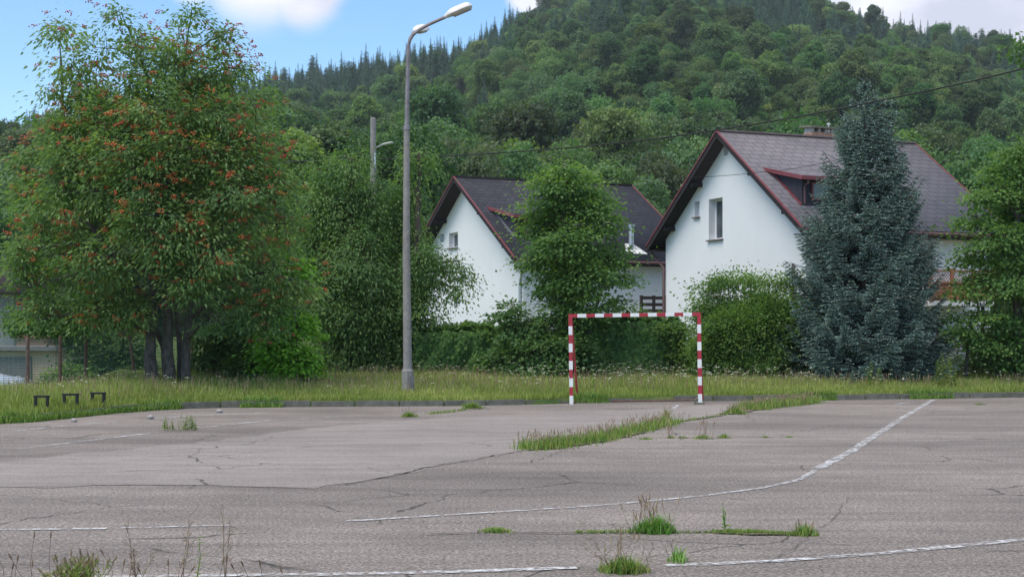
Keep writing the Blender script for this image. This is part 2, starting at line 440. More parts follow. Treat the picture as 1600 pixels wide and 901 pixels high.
SKY_ = np.array([330, 280, 235, 200, 150, 118, 112, 104, 92, 84, 72, 56, 20, -8, -40, -70, -45, 3, 14, 32, 50, 58, 62, 90, 220])
HR = 740.0
def hill(x, y):
    """height of the wooded hill (0 in front of its foot)"""
    yy = np.maximum(y, 1.0)
    d = 800 + F * x / yy
    zr = (HOR - np.interp(d, SKX, SKY_)) / F * HR + 1.6 - 15
    t = np.clip((y - 145) / (HR - 145), 0, 1.0)
    t2 = np.clip((y - HR) / 300, 0, 1.5)
    z = zr * t ** 1.12 * (1 - .35 * t2 ** 1.3)
    z += (fbm(x, y, 170, 3) * 9 + fbm(x, y, 70, 5) * 4) * np.clip(t * 5, 0, 1) * np.clip((1 - t) * 3.5, 0, 1)
    return np.maximum(z, 0)
def lift(x, y, off):
    """turf height behind the kerb; the yards behind the mesh fence at the far left lie lower"""
    z = np.interp(off, OFFS, OZ)
    wl_ = np.interp(x / np.maximum(y, 1), [-.335, -.275], [1, 0]) * np.interp(off, [5, 9], [0, 1])
    return z * (1 - wl_) + np.interp(y, [33, 37, 47, 100, 140], [.25, -.1, -.62, -.4, 1.2]) * wl_
def ground_z(x, y):
    off = y - curb_y(x)
    return np.where(off <= 0, -.03, lift(x, y, off)) + hill(x, y)
U = np.unique(np.concatenate([np.linspace(-70, -16, 28), np.linspace(-16, -11, 11), np.linspace(-11, -6, 41), np.linspace(-6, 20, 53), np.linspace(20, 70, 26)]))
ROWS = np.concatenate([[-90, -60, -40, -20, -8, -3, -.3, 0, .06, .2, .5, 1, 2, 3, 4.5, 6, 7.5, 9, 10.5, 12, 15, 18, 22, 26, 33, 40, 60, 80, 100], np.arange(112, 1150, 11)])
VV = []
for r in ROWS:
    sp = 1 + max(0, r - 15) / 45
    xs = U * sp; ys = curb_y(xs if r < 30 else U) + r
    zs = (np.full_like(xs, -.03) if r <= 0 else lift(xs, ys, np.full_like(xs, r)) + hill(xs, ys))
    VV.append(np.stack([xs, ys, zs + (0 if r < 1 else fbm(xs, ys, 6, 9) * .02)], 1))
VV = np.concatenate(VV); nu = len(U)
ii, jj = np.meshgrid(np.arange(len(ROWS) - 1), np.arange(nu - 1), indexing='ij'); a = (ii * nu + jj).ravel()
FF = np.stack([a, a + 1, a + nu + 1, a + nu], 1)
far = np.repeat(ROWS[:-1] > 105, nu - 1)
gr = mesh_np('ground', VV, FF, M['soil'], smooth=True); tag(gr, kind='structure', label='uneven turf and soil ground under the verge and gardens')
gr.data.materials.append(M['forest_floor']); gr.data.polygons.foreach_set('material_index', far.astype(np.int32))

# asphalt sheet
xs = np.unique(np.concatenate([np.linspace(-60, -12, 20), np.linspace(-12, -6, 49), np.linspace(-6, 20, 40), np.linspace(20, 60, 12)]))
top = np.stack([xs, curb_y(xs) + .02, np.zeros_like(xs)], 1); bot = np.stack([xs, np.full_like(xs, -30), np.zeros_like(xs)], 1)
n = len(xs); a = np.arange(n - 1)
o = mesh_np('asphalt_lot', np.concatenate([bot, top]), np.stack([a, a + 1, a + 1 + n, a + n], 1), M['asphalt']); tag(o, kind='structure', label='old mauve grey asphalt lot with worn painted lines')

def jitter_poly(pts, step, amp, seed):
    rg = random.Random(seed); out = []
    for i in range(len(pts)):
        p = np.array(pts[i][:2]); q = np.array(pts[(i + 1) % len(pts)][:2]); L = np.linalg.norm(q - p); k = max(1, int(L / step))
        for j in range(k):
            t = j / k; s = p + (q - p) * t; out.append((s[0] + rg.gauss(0, amp), s[1] + rg.gauss(0, amp)))
    return out
def sheet(name, pts2, z, mat):
    pl = [Vector((p[0], p[1], 0)) for p in pts2]; tr = tessellate_polygon([pl])
    return mesh_np(name, np.array([(p[0], p[1], z) for p in pts2]), np.array(tr, int), mat)
patch = [G(*p) for p in [(-300, 740), (0, 722), (120, 709), (200, 702), (330, 688), (460, 672), (560, 662), (700, 652), (860, 645), (1000, 640), (1120, 633), (1235, 632), (1140, 645), (1045, 660), (940, 685), (825, 703), (700, 725), (600, 746), (500, 763), (350, 760), (200, 757), (0, 762), (-400, 770)]]
o = sheet('asphalt_patch', jitter_poly(patch, .22, .06, 3), .004, M['asphalt_light']); tag(o, kind='structure', label='smoother lighter asphalt resurfacing patch across the lot')

# painted lines
def line(pts, w, name='painted_line'):
    pp = [G(*p)[:2] for p in pts]; Q = []
    for i in range(len(pp) - 1):
        k = max(2, int(np.linalg.norm(pp[i + 1] - pp[i]) / .25))
        for j in range(k): Q.append(pp[i] + (pp[i + 1] - pp[i]) * j / k)
    Q.append(pp[-1]); V = []; Fc = []
    rg = random.Random(len(pts))
    for i, q in enumerate(Q):
        d = Q[min(i + 1, len(Q) - 1)] - Q[max(i - 1, 0)]; d = d / np.linalg.norm(d); nn = np.array([-d[1], d[0]])
        ww = w * (1 + rg.uniform(-.16, .16)) / 2; c = q + nn * rg.uniform(-.006, .006)
        V += [(*(c - nn * ww), .008), (*(c + nn * ww), .008)]
        if i: Fc.append((2 * i - 2, 2 * i - 1, 2 * i + 1, 2 * i))
    return np.array(V), np.array(Fc)
LN = [([(100, 903), (250, 900.5), (500, 898), (625, 896), (760, 892), (901, 887.5)], .10),
      ([(1038, 883.7), (1120, 881), (1208, 877), (1378.6, 864.8), (1500, 853), (1600, 843), (1900, 812)], .11),
      ([(536, 814.8), (640, 808.5), (746, 802), (916.5, 791.7), (1100, 775), (1189, 762.6), (1245, 751)], .08),
      ([(1248, 750), (1276, 734)], .07), ([(1279, 732), (1329, 705.8), (1363.5, 683), (1416.5, 649), (1458, 624.6)], .13),
      ([(-200, 829), (0, 827.7), (166.7, 826)], .09), ([(185, 825.5), (360, 821)], .05),
      ([(30, 701), (120, 690.5), (246, 675.5)], .09), ([(306.7, 668.7), (360, 663), (424, 656.6)], .11), ([(430, 656.2), (530, 651)], .07),
      ([(23, 673.6), (113.6, 664), (197, 659)], .09), ([(242, 654), (291, 650), (416, 644.5)], .10),
      ([(1395, 632), (1412.6, 630), (1425, 629)], .12), ([(1060, 633), (1052, 638)], .1)]
Vs = []; Fs = []; n0 = 0
for pts, w in LN:
    v, f = line(pts, w); Vs.append(v); Fs.append(f + n0); n0 += len(v)
o = mesh_np('painted_lines', np.concatenate(Vs), np.concatenate(Fs), M['paint']); tag(o, kind='structure', label='worn white court and bay lines painted on the asphalt')

# open joints in the asphalt, and the dirt that has gathered in them
def ribbon(pts, w, z, seed, taper=True, step=.12, amp=.015):
    rg = random.Random(seed); pp = [G(*p)[:2] for p in pts]; Q = []
    for i in range(len(pp) - 1):
        k = max(2, int(np.linalg.norm(pp[i + 1] - pp[i]) / step))
        for j in range(k): Q.append(pp[i] + (pp[i + 1] - pp[i]) * j / k)
    Q.append(pp[-1]); V = []; Fc = []; off = 0
    for i, q in enumerate(Q):
        d = Q[min(i + 1, len(Q) - 1)] - Q[max(i - 1, 0)]; d = d / np.linalg.norm(d); nn = np.array([-d[1], d[0]])
        off = off * .8 + rg.gauss(0, amp); ww = w * rg.uniform(.35, 1.3) / 2 * (min(1, i / 4, (len(Q) - 1 - i) / 4) if taper else 1); c = q + nn * off
        V += [(*(c - nn * ww), z), (*(c + nn * ww), z)]
        if i: Fc.append((2 * i - 2, 2 * i - 1, 2 * i + 1, 2 * i))
    return np.array(V), np.array(Fc)
def ribbons(name, L, z, mat, label):
    Vs, Fs, n0 = [], [], 0
    for k, (pts, w) in enumerate(L):
        v, f = ribbon(pts, w, z, k + 3); Vs.append(v); Fs.append(f + n0); n0 += len(v)
    tag(mesh_np(name, np.concatenate(Vs), np.concatenate(Fs), mat), kind='structure', label=label)
M['joint'] = simple('open_joint', (.035, .032, .028), (.075, .065, .055), 20, .95)
M['dirt'] = simple('joint_dirt', (.09, .07, .05), (.17, .145, .105), 16, .95, bump=.4)
ribbons('asphalt_joints', [([(600, 838), (780, 832), (900, 833), (1000, 832), (1120, 832), (1280, 837)], .022), ([(940, 686), (1010, 685), (1100, 684), (1245, 683)], .03), ([(500, 763), (600, 746), (700, 725), (826, 703)], .022), ([(1000, 862), (1060, 861), (1130, 866)], .012),
    ([(0, 762), (200, 757), (350, 760), (500, 763)], .02), ([(905, 890), (960, 892), (1010, 888), (1040, 881)], .02), ([(1125, 905), (1190, 882), (1240, 855), (1300, 815), (1330, 775)], .006), ([(120, 737), (300, 734), (560, 733), (700, 729)], .016), ([(560, 700), (760, 690), (830, 684)], .012)], .0115, M['joint'], 'dark open joints and cracks in the asphalt')
ribbons('joint_soil', [([(824, 704), (870, 698), (940, 687), (1000, 673), (1050, 660)], .34), ([(1130, 648), (1168, 641), (1200, 637), (1240, 633), (1275, 628)], .42), ([(1105, 832), (1150, 834), (1200, 835), (1270, 837)], .10), ([(985, 833), (1020, 833), (1055, 833)], .10), ([(940, 894), (976, 895), (1012, 893)], .12), ([(745, 831), (775, 831), (803, 831)], .07),
    ([(715, 641), (740, 639), (765, 638)], .2), ([(622, 652), (640, 652), (660, 651)], .12), ([(240, 673), (265, 673.5), (312, 673.5)], .12), ([(1080, 686), (1098, 686), (1142, 685)], .07), ([(1046, 661), (1090, 655), (1132, 648)], .08)], .015, M['dirt'], 'brown soil gathered in the joints under the weeds')

# kerb: broken run of stones
def kerb():
    mb = MB(); xs_ = []; x = -13.5; rg = random.Random(5)
    pts = [np.array([x_, curb_y(x_)]) for x_ in np.linspace(-13.5, 24, 1500)]
    # walk along the curve
    seg = []; cur = pts[0]; acc_ = 0; start = 0; L = 1.0
    poly_ = [pts[0]]
    for i in range(1, len(pts)):
        acc_ += np.linalg.norm(pts[i] - pts[i - 1])
        if acc_ >= L:
            seg.append((poly_[0], pts[i])); poly_ = [pts[i]]; acc_ = 0; L = rg.choice([.98, 1.0, 1.02])
    for a_, b_ in seg:
        px = 800 + F * a_[0] / a_[1]
        h = .135 + rg.uniform(-.012, .012); g = .02
        if 575 < px < 590: continue
        if 870 < px < 1010: h = .07 + rg.uniform(-.02, .02)
        if 640 < px < 870: h = .11 + rg.uniform(-.02, .015)
        d = (b_ - a_) / np.linalg.norm(b_ - a_); nn = np.array([-d[1], d[0]]); w = .15
        sh = rg.uniform(-.012, .012)
        mb.box((*((a_ + b_) / 2 + nn * (w / 2 + .0 + sh)), h / 2 - .06), (np.linalg.norm(b_ - a_) - g, w, h + .12), ((*d, 0), (*nn, 0), (0, 0, 1)))
    return mb.build('kerb', M['kerb'], bevel=.018)
tag(kerb(), kind='structure', label='low mossy concrete kerb between asphalt and verge')

# ------------------------------------------------------------------ foliage tools
def unit(a): return a / np.maximum(np.linalg.norm(a, axis=-1, keepdims=True), 1e-9)
def kites(p, d, nrm, L, Wd, droop=.15, fold=.0):
    """leaf quads: base, side, tip, side"""
    d = unit(d); s = unit(np.cross(d, nrm)); L = L[:, None]; Wd = Wd[:, None]
    down = np.array([0, 0, -1.0])
    v0 = p; v1 = p + d * L * .45 + s * Wd * .5; v2 = p + d * L + down * L * droop; v3 = p + d * L * .45 - s * Wd * .5
    V = np.stack([v0, v1, v2, v3], 1).reshape(-1, 3)
    return V, np.arange(len(V)).reshape(-1, 4)
def rand_dir(n, rg):
    v = rg.normal(size=(n, 3)); return unit(v)
def blob_noise(p, s, seed):
    rg = np.random.default_rng(seed); r = np.zeros(len(p))
    for k in range(8):
        d = unit(rg.normal(size=3)); f = 2 * math.pi / s * rg.uniform(.6, 1.6); r += np.sin(p @ d * f + rg.uniform(0, 6.28))
    return r / 4
def tubes_np(A, B, ra, rb, sides=4, sag=0, rg=None):
    """many straight tapered tubes; two segments with a bend when sag"""
    n = len(A); d = unit(B - A); ref = np.where(np.abs(d[:, 2:3]) > .9, np.array([[1., 0, 0]]), np.array([[0, 0, 1.]]))
    r = unit(np.cross(d, ref)); u = np.cross(r, d)
    mid = (A + B) / 2 + np.array([0, 0, 1.]) * (np.linalg.norm(B - A, axis=1) * sag)[:, None]
    if rg is not None: mid = mid + rg.normal(size=mid.shape) * (np.linalg.norm(B - A, axis=1) * .06)[:, None]
    rings = []
    for c, rr in ((A, ra), (mid, (ra + rb) / 2), (B, rb)):
        for k in range(sides):
            t = 2 * math.pi * k / sides; rings.append(c + rr[:, None] * (math.cos(t) * r + math.sin(t) * u))
    V = np.stack(rings, 1).reshape(-1, 3); Fc = []
    base = np.arange(n)[:, None] * sides * 3
    for i in range(2):
        for k in range(sides):
            a_ = i * sides + k; b_ = i * sides + (k + 1) % sides
            Fc.append(np.concatenate([base + a_, base + b_, base + b_ + sides, base + a_ + sides], 1))
    return V, np.concatenate(Fc)

def blobs_px(L, Y, yr=1.0, seed=0):
    """(px, py, rpx, rpy[, dY[, ry]]) -> ellipsoids in metres at depth Y+dY"""
    rg = random.Random(seed); out = []
    for b in L:
        dY = b[4] if len(b) > 4 and b[4] is not None else rg.uniform(-.6, .6) * yr
        y = Y + dY; c = P(b[0], b[1], y); rx = b[2] * y / F; rz = b[3] * y / F
        ry = b[5] if len(b) > 5 else max(rx, .6 * rz) * .9
        out.append((c, np.array([rx, ry, rz])))
    return out

def tree(name, label, cat, base, stems, blobs, mat, leafL=.13, leafW=.11, dens=9, lpc=26, crad=.22, flat=.5, gap=-.9, gap_s=1.2,
         droop=.25, bark='bark', group=None, seed=1, style='kite', berries=0, rstem=.1, up=.9, twig=.012, shellw=.2, inner=.2, limbs=True):
    rg = np.random.default_rng(seed); base = np.array(base, float)
    root = empty(name, base, label, cat, group)
    # clump centres
    C = []; D = []; Bi = []
    blobs = [(c, np.maximum(r - crad * .85, r * .45)) for c, r in blobs]
    for i, (c, r) in enumerate(blobs):
        area = 4 * math.pi * ((r[0] * r[1]) ** 1.6 / 3 + (r[0] * r[2]) ** 1.6 / 3 + (r[1] * r[2]) ** 1.6 / 3) ** (1 / 1.6)
        k = max(4, int(area * dens)); d = rand_dir(k, rg)
        rho = np.where(rg.random(k) < inner, rg.random(k) ** .5, 1 - np.abs(rg.normal(0, shellw, k))) * (1 + .24 * blob_noise(c + d * r, .8, seed + i))
        p = c + d * r * np.clip(rho, .1, 1.25)[:, None]
        C.append(p); D.append(unit(d / r)); Bi.append(np.full(k, i))
    C = np.concatenate(C); D = np.concatenate(D); Bi = np.concatenate(Bi)
    keep = (blob_noise(C, gap_s, seed + 50) > gap) & (C[:, 2] > base[2] + .12)
    C = C[keep]; D = D[keep]; Bi = Bi[keep]; nC = len(C)
    # leaves
    k = lpc; idx = np.repeat(np.arange(nC), k); N = len(idx)
    cs = (.65 + .7 * rg.random(nC))[idx]
    off = rg.normal(size=(N, 3)) * crad * cs[:, None]; off[:, 2] *= flat
    p = C[idx] + off; p[:, 2] -= droop * np.linalg.norm(off[:, :2], axis=1)
    d = unit(off * [1, 1, .3] + D[idx] * crad * .9 + rg.normal(size=(N, 3)) * crad * .35)
    d[:, 2] -= droop; d = unit(d)
    nr = unit(np.array([0, 0, up]) + D[idx] * .5 + rg.normal(size=(N, 3)) * .42)
    ct = rg.random(nC) * .6 + .4 * np.clip(.5 + .5 * blob_noise(C, 1.0, seed + 9), 0, 1); tone = np.clip(.12 + .72 * ct[idx] + rg.normal(0, .12, N), 0, 1)
    L = leafL * (.7 + .6 * rg.random(N)); Wd = leafW * (.75 + .5 * rg.random(N))
    keepz = p[:, 2] > base[2] + .02
    p, d, nr, L, Wd, tone = p[keepz], d[keepz], nr[keepz], L[keepz], Wd[keepz], tone[keepz]
    if style == 'pinnate':
        s = unit(np.cross(d, nr)); VV_ = []; TT = []
        for j, t in enumerate((.22, .42, .62, .82)):
            c = p + d * (L * t)[:, None] - np.array([0, 0, 1]) * (L * t * t * .35)[:, None]
            sp = Wd * (1 - .35 * abs(t - .45)); w = L * .10
            dd = d * 0.25
            v0 = c - (s + dd * -1) * sp[:, None] * .5 ; v2 = c + (s + dd) * sp[:, None] * .5
            v0[:, 2] -= sp * .12; v2[:, 2] -= sp * .12
            VV_.append(np.stack([v0, c - d * w[:, None], v2, c + d * w[:, None]], 1).reshape(-1, 3)); TT.append(np.repeat(tone, 4))
        V = np.concatenate(VV_); tn = np.concatenate(TT); Fc = np.arange(len(V)).reshape(-1, 4)
    else:
        V, Fc = kites(p, d, nr, L, Wd, .18); tn = np.repeat(tone, 4)
    crown = mesh_np('crown', V, Fc, mat, root, tn)
    # wood: stems, limbs to every blob, twigs to every clump
    nodes = []; nr_ = []
    for si, (pts, r0, r1) in enumerate(stems):
        pts = np.array(pts, float); mb = MB()
        rad = list(np.linspace(r0, r1, len(pts))); rad[0] *= 1.25
        fine = []; fr = []
        for i in range(len(pts) - 1):
            for j in range(5):
                t = j / 5; fine.append(pts[i] * (1 - t) + pts[i + 1] * t + (rg.normal(size=3) * r0 * .10 if (i or j) else 0)); fr.append(rad[i] * (1 - t) + rad[i + 1] * t)
        fine.append(pts[-1]); fr.append(rad[-1])
        mb.tube(fine, fr, 10); nodes += fine; nr_ += fr
        if si == 0: mb0 = mb
        else: mb.build('trunk', M[bark], root, smooth=True)
    nodes = np.array(nodes); nr_ = np.array(nr_)
    LA = []; LB = []; ra = []; rb = []; ln = []
    if limbs:
        for i, (c, r) in enumerate(blobs):
            dd = np.linalg.norm(nodes - c, axis=1) + np.maximum(0, nodes[:, 2] - c[2] + .3) * 2.5
            j = int(np.argmin(dd)); a_ = nodes[j]; b_ = c
            r0 = min(nr_[j] * .7, rstem * .55); m1 = (a_ + b_) / 2 + np.array([0, 0, .12 * np.linalg.norm(b_ - a_)]) + rg.normal(size=3) * .06 * np.linalg.norm(b_ - a_)
            mb0.tube([a_, a_ * .5 + m1 * .5, m1, m1 * .45 + b_ * .55, b_], [r0, r0 * .85, r0 * .7, r0 * .55, r0 * .35], 6)
            for t in np.linspace(.15, 1, 8): ln.append(a_ * (1 - t) ** 2 + 2 * m1 * t * (1 - t) + b_ * t * t)
    allN = np.concatenate([nodes, np.array(ln)]) if ln else nodes
    for c in C:
        dd = np.linalg.norm(allN - c, axis=1) + np.maximum(0, allN[:, 2] - c[2]) * 1.0
        LA.append(allN[int(np.argmin(dd))])
    LA = np.array(LA); ok = np.linalg.norm(LA - C, axis=1) < 2.2
    tv, tf = tubes_np(LA[ok], C[ok], np.full(ok.sum(), twig * 1.6), np.full(ok.sum(), twig * .5), 3, .06, rg)
    mb0.add(tv, tf.tolist())
    mb0.build('trunk', M[bark], root, smooth=True)
    if berries:
        out = rg.integers(0, nC, int(nC * berries)); bp = C[out] + D[out] * crad * 1.1 + [0, 0, .06] + rg.normal(size=(len(out), 3)) * crad * .8
        bt = rg.random(len(out)); q = 11; idx = np.repeat(np.arange(len(out)), q)
        c = bp[idx] + rg.normal(size=(len(idx), 3)) * [.05, .05, .028]; rr = .016 + .009 * rg.random(len(idx))
        o8 = np.array([[1, 0, 0], [-1, 0, 0], [0, 1, 0], [0, -1, 0], [0, 0, 1], [0, 0, -1]], float)
        V = (c[:, None, :] + o8[None] * rr[:, None, None]).reshape(-1, 3)
        f8 = np.array([(0, 2, 4), (2, 1, 4), (1, 3, 4), (3, 0, 4), (2, 0, 5), (1, 2, 5), (3, 1, 5), (0, 3, 5)])
        Fc = (f8[None] + (np.arange(len(c)) * 6)[:, None, None]).reshape(-1, 3)
        tag(mesh_np('berries', V, Fc, M['berry'], root, np.repeat(np.clip(bt[idx] + rg.normal(0, .1, len(idx)), 0, 1), 6), smooth=True), kind='stuff', label='orange red berry clusters')
    return root

def stem_px(pts, Y, r0, r1):
    return ([P(p[0], p[1], Y + (p[2] if len(p) > 2 else 0)) for p in pts], r0, r1)

# ================================================================== BUILDINGS
def house_frame(X, Y, th, Wd, L, za, ze):
    A = np.array([X, Y, 0.]); u = np.array([math.cos(th), math.sin(th), 0]); g = np.array([-math.sin(th), math.cos(th), 0])
    return A, u, g, Wd, L, za + EYE, ze + EYE
def pix_plane(px, py, p0, n):
    d = np.array([(px - 800) / F, 1, (HOR - py) / F]); o_ = np.array([0, 0, EYE]); t = np.dot(p0 - o_, n) / np.dot(d, n); return o_ + d * t

def roof_slab(root, name, A, u, g, W2, L, zr, ze, side, mat, th=.16, s0=0, s1=None, g0=0.0):
    """one slope of the roof with UVs in metres"""
    s1 = L if s1 is None else s1
    sl = math.hypot(W2, zr - ze)
    a = A + u * s0; b = A + u * s1; e = g * side * W2
    P0 = a + [0, 0, zr]; P1 = b + [0, 0, zr]; P2 = b + e + [0, 0, ze]; P3 = a + e + [0, 0, ze]
    nrm = np.cross(P1 - P0, P3 - P0); nrm /= np.linalg.norm(nrm); nrm *= (1 if nrm[2] > 0 else -1)
    V = [P0, P1, P2, P3] + [p - nrm * th for p in (P0, P1, P2, P3)]
    Fc = [(0, 1, 2, 3), (7, 6, 5, 4), (0, 3, 7, 4), (1, 5, 6, 2), (2, 6, 7, 3), (0, 4, 5, 1)]
    o_ = mesh_np(name, np.array(V), np.array(Fc), mat, root)
    uv = o_.data.uv_layers.new(name='UVMap'); co = {0: (0, sl), 1: (s1 - s0, sl), 2: (s1 - s0, 0), 3: (0, 0)}
    for lp in o_.data.loops: uv.data[lp.index].uv = co[lp.vertex_index % 4]
    o_.data.materials.append(M['soffit'])
    for i in range(1, 6): o_.data.polygons[i].material_index = 1
    return o_, nrm

def wall_with_holes(outer, holes, p0, ex, ez=np.array([0, 0, 1.])):
    """2D polygon (x along ex, z) -> verts/faces"""
    pl = [[Vector((q[0], q[1], 0)) for q in outer]] + [[Vector((q[0], q[1], 0)) for q in h] for h in holes]
    tr = tessellate_polygon(pl); flat = [q for part in pl for q in part]
    return [p0 + ex * q.x + ez * q.y for q in flat], [tuple(t) for t in tr]

def window(root, p0, ex, nrm, x0, x1, z0, z1, depth=.22, sill=True, frame=.06, mull=None, curt=True, slit=False):
    """window set back in the wall; ex along wall, nrm outward"""
    ez = np.array([0, 0, 1.]); mb = MB(); q = lambda x, z, d: p0 + ex * x + ez * z - nrm * d
    rv = MB()
    for a_, b_ in (((x0, z0), (x1, z0)), ((x1, z0), (x1, z1)), ((x1, z1), (x0, z1)), ((x0, z1), (x0, z0))):
        rv.poly([q(*a_, 0), q(*b_, 0), q(*b_, depth + .08), q(*a_, depth + .08)])
    fr = MB(); fw = frame; D = depth
    cx, cz = (x0 + x1) / 2, (z0 + z1) / 2
    ax = (ex, nrm, ez)
    for c, sz in (((x0 + fw / 2, cz), (fw, .07, z1 - z0)), ((x1 - fw / 2, cz), (fw, .07, z1 - z0)), ((cx, z1 - fw / 2), (x1 - x0 - 2 * fw, .07, fw)), ((cx, z0 + fw / 2), (x1 - x0 - 2 * fw, .07, fw))):
        fr.box(q(c[0], c[1], D), sz, ax)
    if mull: 
        for t in mull: fr.box(q(x0 + (x1 - x0) * t, cz, D), (fw * .8, .065, z1 - z0 - 2 * fw), ax)
    win = fr.build('window', M['white_frame'], root)
    rv.build('reveal', M['reveal'], win)
    gl = MB(); gl.box(q(cx, cz, D + .01), (x1 - x0 - 2 * fw, .012, z1 - z0 - 2 * fw), ax); gl.build('pane', M['glass'], win)
    if sill:
        s_ = MB(); s_.box(q(cx, z0 - .025, -.03), (x1 - x0 + .12, .14, .05), ax); s_.build('sill', M['stone_sill'], win, bevel=.006)
    return win

def house(label, X, Y, th, Wd, L, za, ze, zg, zp, roofmat, ov, og, wins, dormer, trimc):
    A, u, g, Wd, L, zr, ze = house_frame(X, Y, th, Wd, L, za, ze)
    root = empty('house', (A[0], A[1], zg), label, 'house')
    slope = (zr - ze) / (Wd / 2); W2 = Wd / 2 - og; th_ = .16
    zt = lambda gg: zr - slope * abs(gg) - th_ * 1.25     # underside of roof
    # walls
    mb = MB(); f0 = A + u * ov; f1 = A + u * (L - ov)
    holes = [[(w[0], w[2]), (w[1], w[2]), (w[1], w[3]), (w[0], w[3])] for w in wins]
    outer = [(-W2, zp), (W2, zp), (W2, zt(W2)), (0, zt(0)), (-W2, zt(W2))]
    v, f = wall_with_holes(outer, holes, f0, g); mb.add(v, f)
    mb.poly([f1 + g * a_ + np.array([0, 0, b_]) for a_, b_ in outer])
    for s_ in (-1, 1):
        mb.poly([f0 + g * s_ * W2 + [0, 0, zp], f1 + g * s_ * W2 + [0, 0, zp], f1 + g * s_ * W2 + [0, 0, zt(W2)], f0 + g * s_ * W2 + [0, 0, zt(W2)]])
    wall = mb.build('wall', M['white_wall'], root)
    mb = MB(); c = (f0 + f1) / 2; mb.box(c + [0, 0, (zp + zg) / 2 - .3], (L - 2 * ov - .06, 2 * W2 - .06, zp - zg + .6), (u, g, (0, 0, 1))); mb.build('plinth', M['grey_plinth'], root)
    for w in wins: window(wall, f0, g, -u, *w[:4], **(w[4] if len(w) > 4 else {}))
    # roof: two slopes meeting at the ridge
    r1, nr = roof_slab(root, 'roof', A, u, g, Wd / 2, L, zr, ze, -1, roofmat)
    r2, nl = roof_slab(root, 'roof', A, u, g, Wd / 2, L, zr, ze, 1, roofmat)
    mb = MB(); mb.beam(A + [0, 0, zr + .0], A + u * L + [0, 0, zr + .0], .22, .07); mb.build('ridge_cap', roofmat and M['soffit'] if trimc == 'dark' else M['stone_sill'], root, bevel=.02)
    # barge boards and thin red metal edge
    for end, sgn in ((0, -1), (L, 1)):
        for s_ in (-1, 1):
            a_ = A + u * (end + sgn * .015) + [0, 0, zr - .13]; b_ = A + u * (end + sgn * .015) + g * s_ * Wd / 2 + [0, 0, ze - .13]
            m1 = MB(); m1.beam(a_, b_, .03, .2); m1.build('barge_board', M['soffit'], root)
            a_ = A + u * (end + sgn * .035) + [0, 0, zr - .012]; b_ = A + u * (end + sgn * .035) + g * s_ * Wd / 2 + [0, 0, ze - .012]
            m1 = MB(); m1.beam(a_, b_, .05, .05); m1.build('edge_trim', M['red_trim'], root)
    # purlin ends under the overhang
    for s_ in (-1, 1):
        for t in (.42, .86):
            gg = s_ * W2 * t; m1 = MB(); m1.box(A + u * (ov / 2 + .03) + g * gg + [0, 0, zr - slope * abs(gg) - th_ * 1.25 - .1], (ov - .04, .16, .16), (u, g, (0, 0, 1))); m1.build('purlin', M['soffit'], root)
    # boxed eaves and gutters
    for s_ in (-1, 1):
        m1 = MB(); m1.box(A + u * L / 2 + g * s_ * (Wd / 2 - og / 2 - .03) + [0, 0, ze - .20], (L - .08, og - .04, .03), (u, g, (0, 0, 1))); m1.build('eave_board', M['soffit'], root)
        m1 = MB(); gp = A + g * s_ * (Wd / 2 + .07) + [0, 0, ze - .10]; m1.tube([gp + u * .02, gp + u * (L - .02)], .065, 10); m1.build('gutter', M['brown_pipe'] if trimc != 'dark' else M['brown_pipe'], root, smooth=True)
    # shed dormer on the right slope
    if dormer:
        (pu, pl, tf), wd = dormer
        n0 = nr; p0 = A + [0, 0, zr]
        Pu = pix_plane(*pu, p0, n0); Pl = pix_plane(*pl, p0, n0)
        s_a = np.dot(Pu - A, u); s_b = np.dot(Pl - A, u); s0 = (s_a + s_b) / 2
        gu = -np.dot(Pu - A, g); gl_ = -np.dot(Pl - A, g)
        Pt = pix_plane(*tf, A + u * s0, u); hz = Pt[2]
        R = lambda s__, gg, z: A + u * s__ - g * gg + np.array([0, 0, z])
        zs = lambda gg: zr - slope * gg
        m1 = MB()
        for ss in (s0, s0 + wd): m1.poly([R(ss, gu, zs(gu) - .05), R(ss, gl_, zs(gl_) - .05), R(ss, gl_, hz)])
        m1.poly([R(s0, gl_, zs(gl_) - .05), R(s0 + wd, gl_, zs(gl_) - .05), R(s0 + wd, gl_, hz), R(s0, gl_, hz)])
        dm = m1.build('dormer', M['dark_clad'], root)
        sd_ = (zs(gu) + .0 - hz) / (gl_ - gu); ovd = .35
        o_, _ = roof_slab(root, 'dormer_roof', A - g * (gu - .25) + u * (s0 - .18), u, g, gl_ + ovd - gu + .25, wd + .36, zs(gu) + .25 * sd_ + .07, hz - ovd * sd_ + .07, -1, roofmat, .09)
        a_ = R(s0 - .2, gu - .2, zs(gu) + .2 * sd_ + .03); b_ = R(s0 - .2, gl_ + ovd, hz - ovd * sd_ + .03)
        m1 = MB(); m1.beam(a_, b_, .04, .13); m1.build('dormer_trim', M['red_trim'], root)
        a_ = R(s0 - .2, gl_ + ovd + .02, hz - ovd * sd_ + .03); b_ = R(s0 + wd + .2, gl_ + ovd + .02, hz - ovd * sd_ + .03)
        m1 = MB(); m1.beam(a_, b_, .04, .13); m1.build('dormer_trim', M['red_trim'], root)
        a_ = R(s0 - .03, gu, zs(gu) + .03); b_ = R(s0 - .03, gl_, zs(gl_) + .03)
        m1 = MB(); m1.beam(a_, b_, .05, .06); m1.build('flashing', M['red_trim'] if trimc != 'dark' else M['zinc'], root)
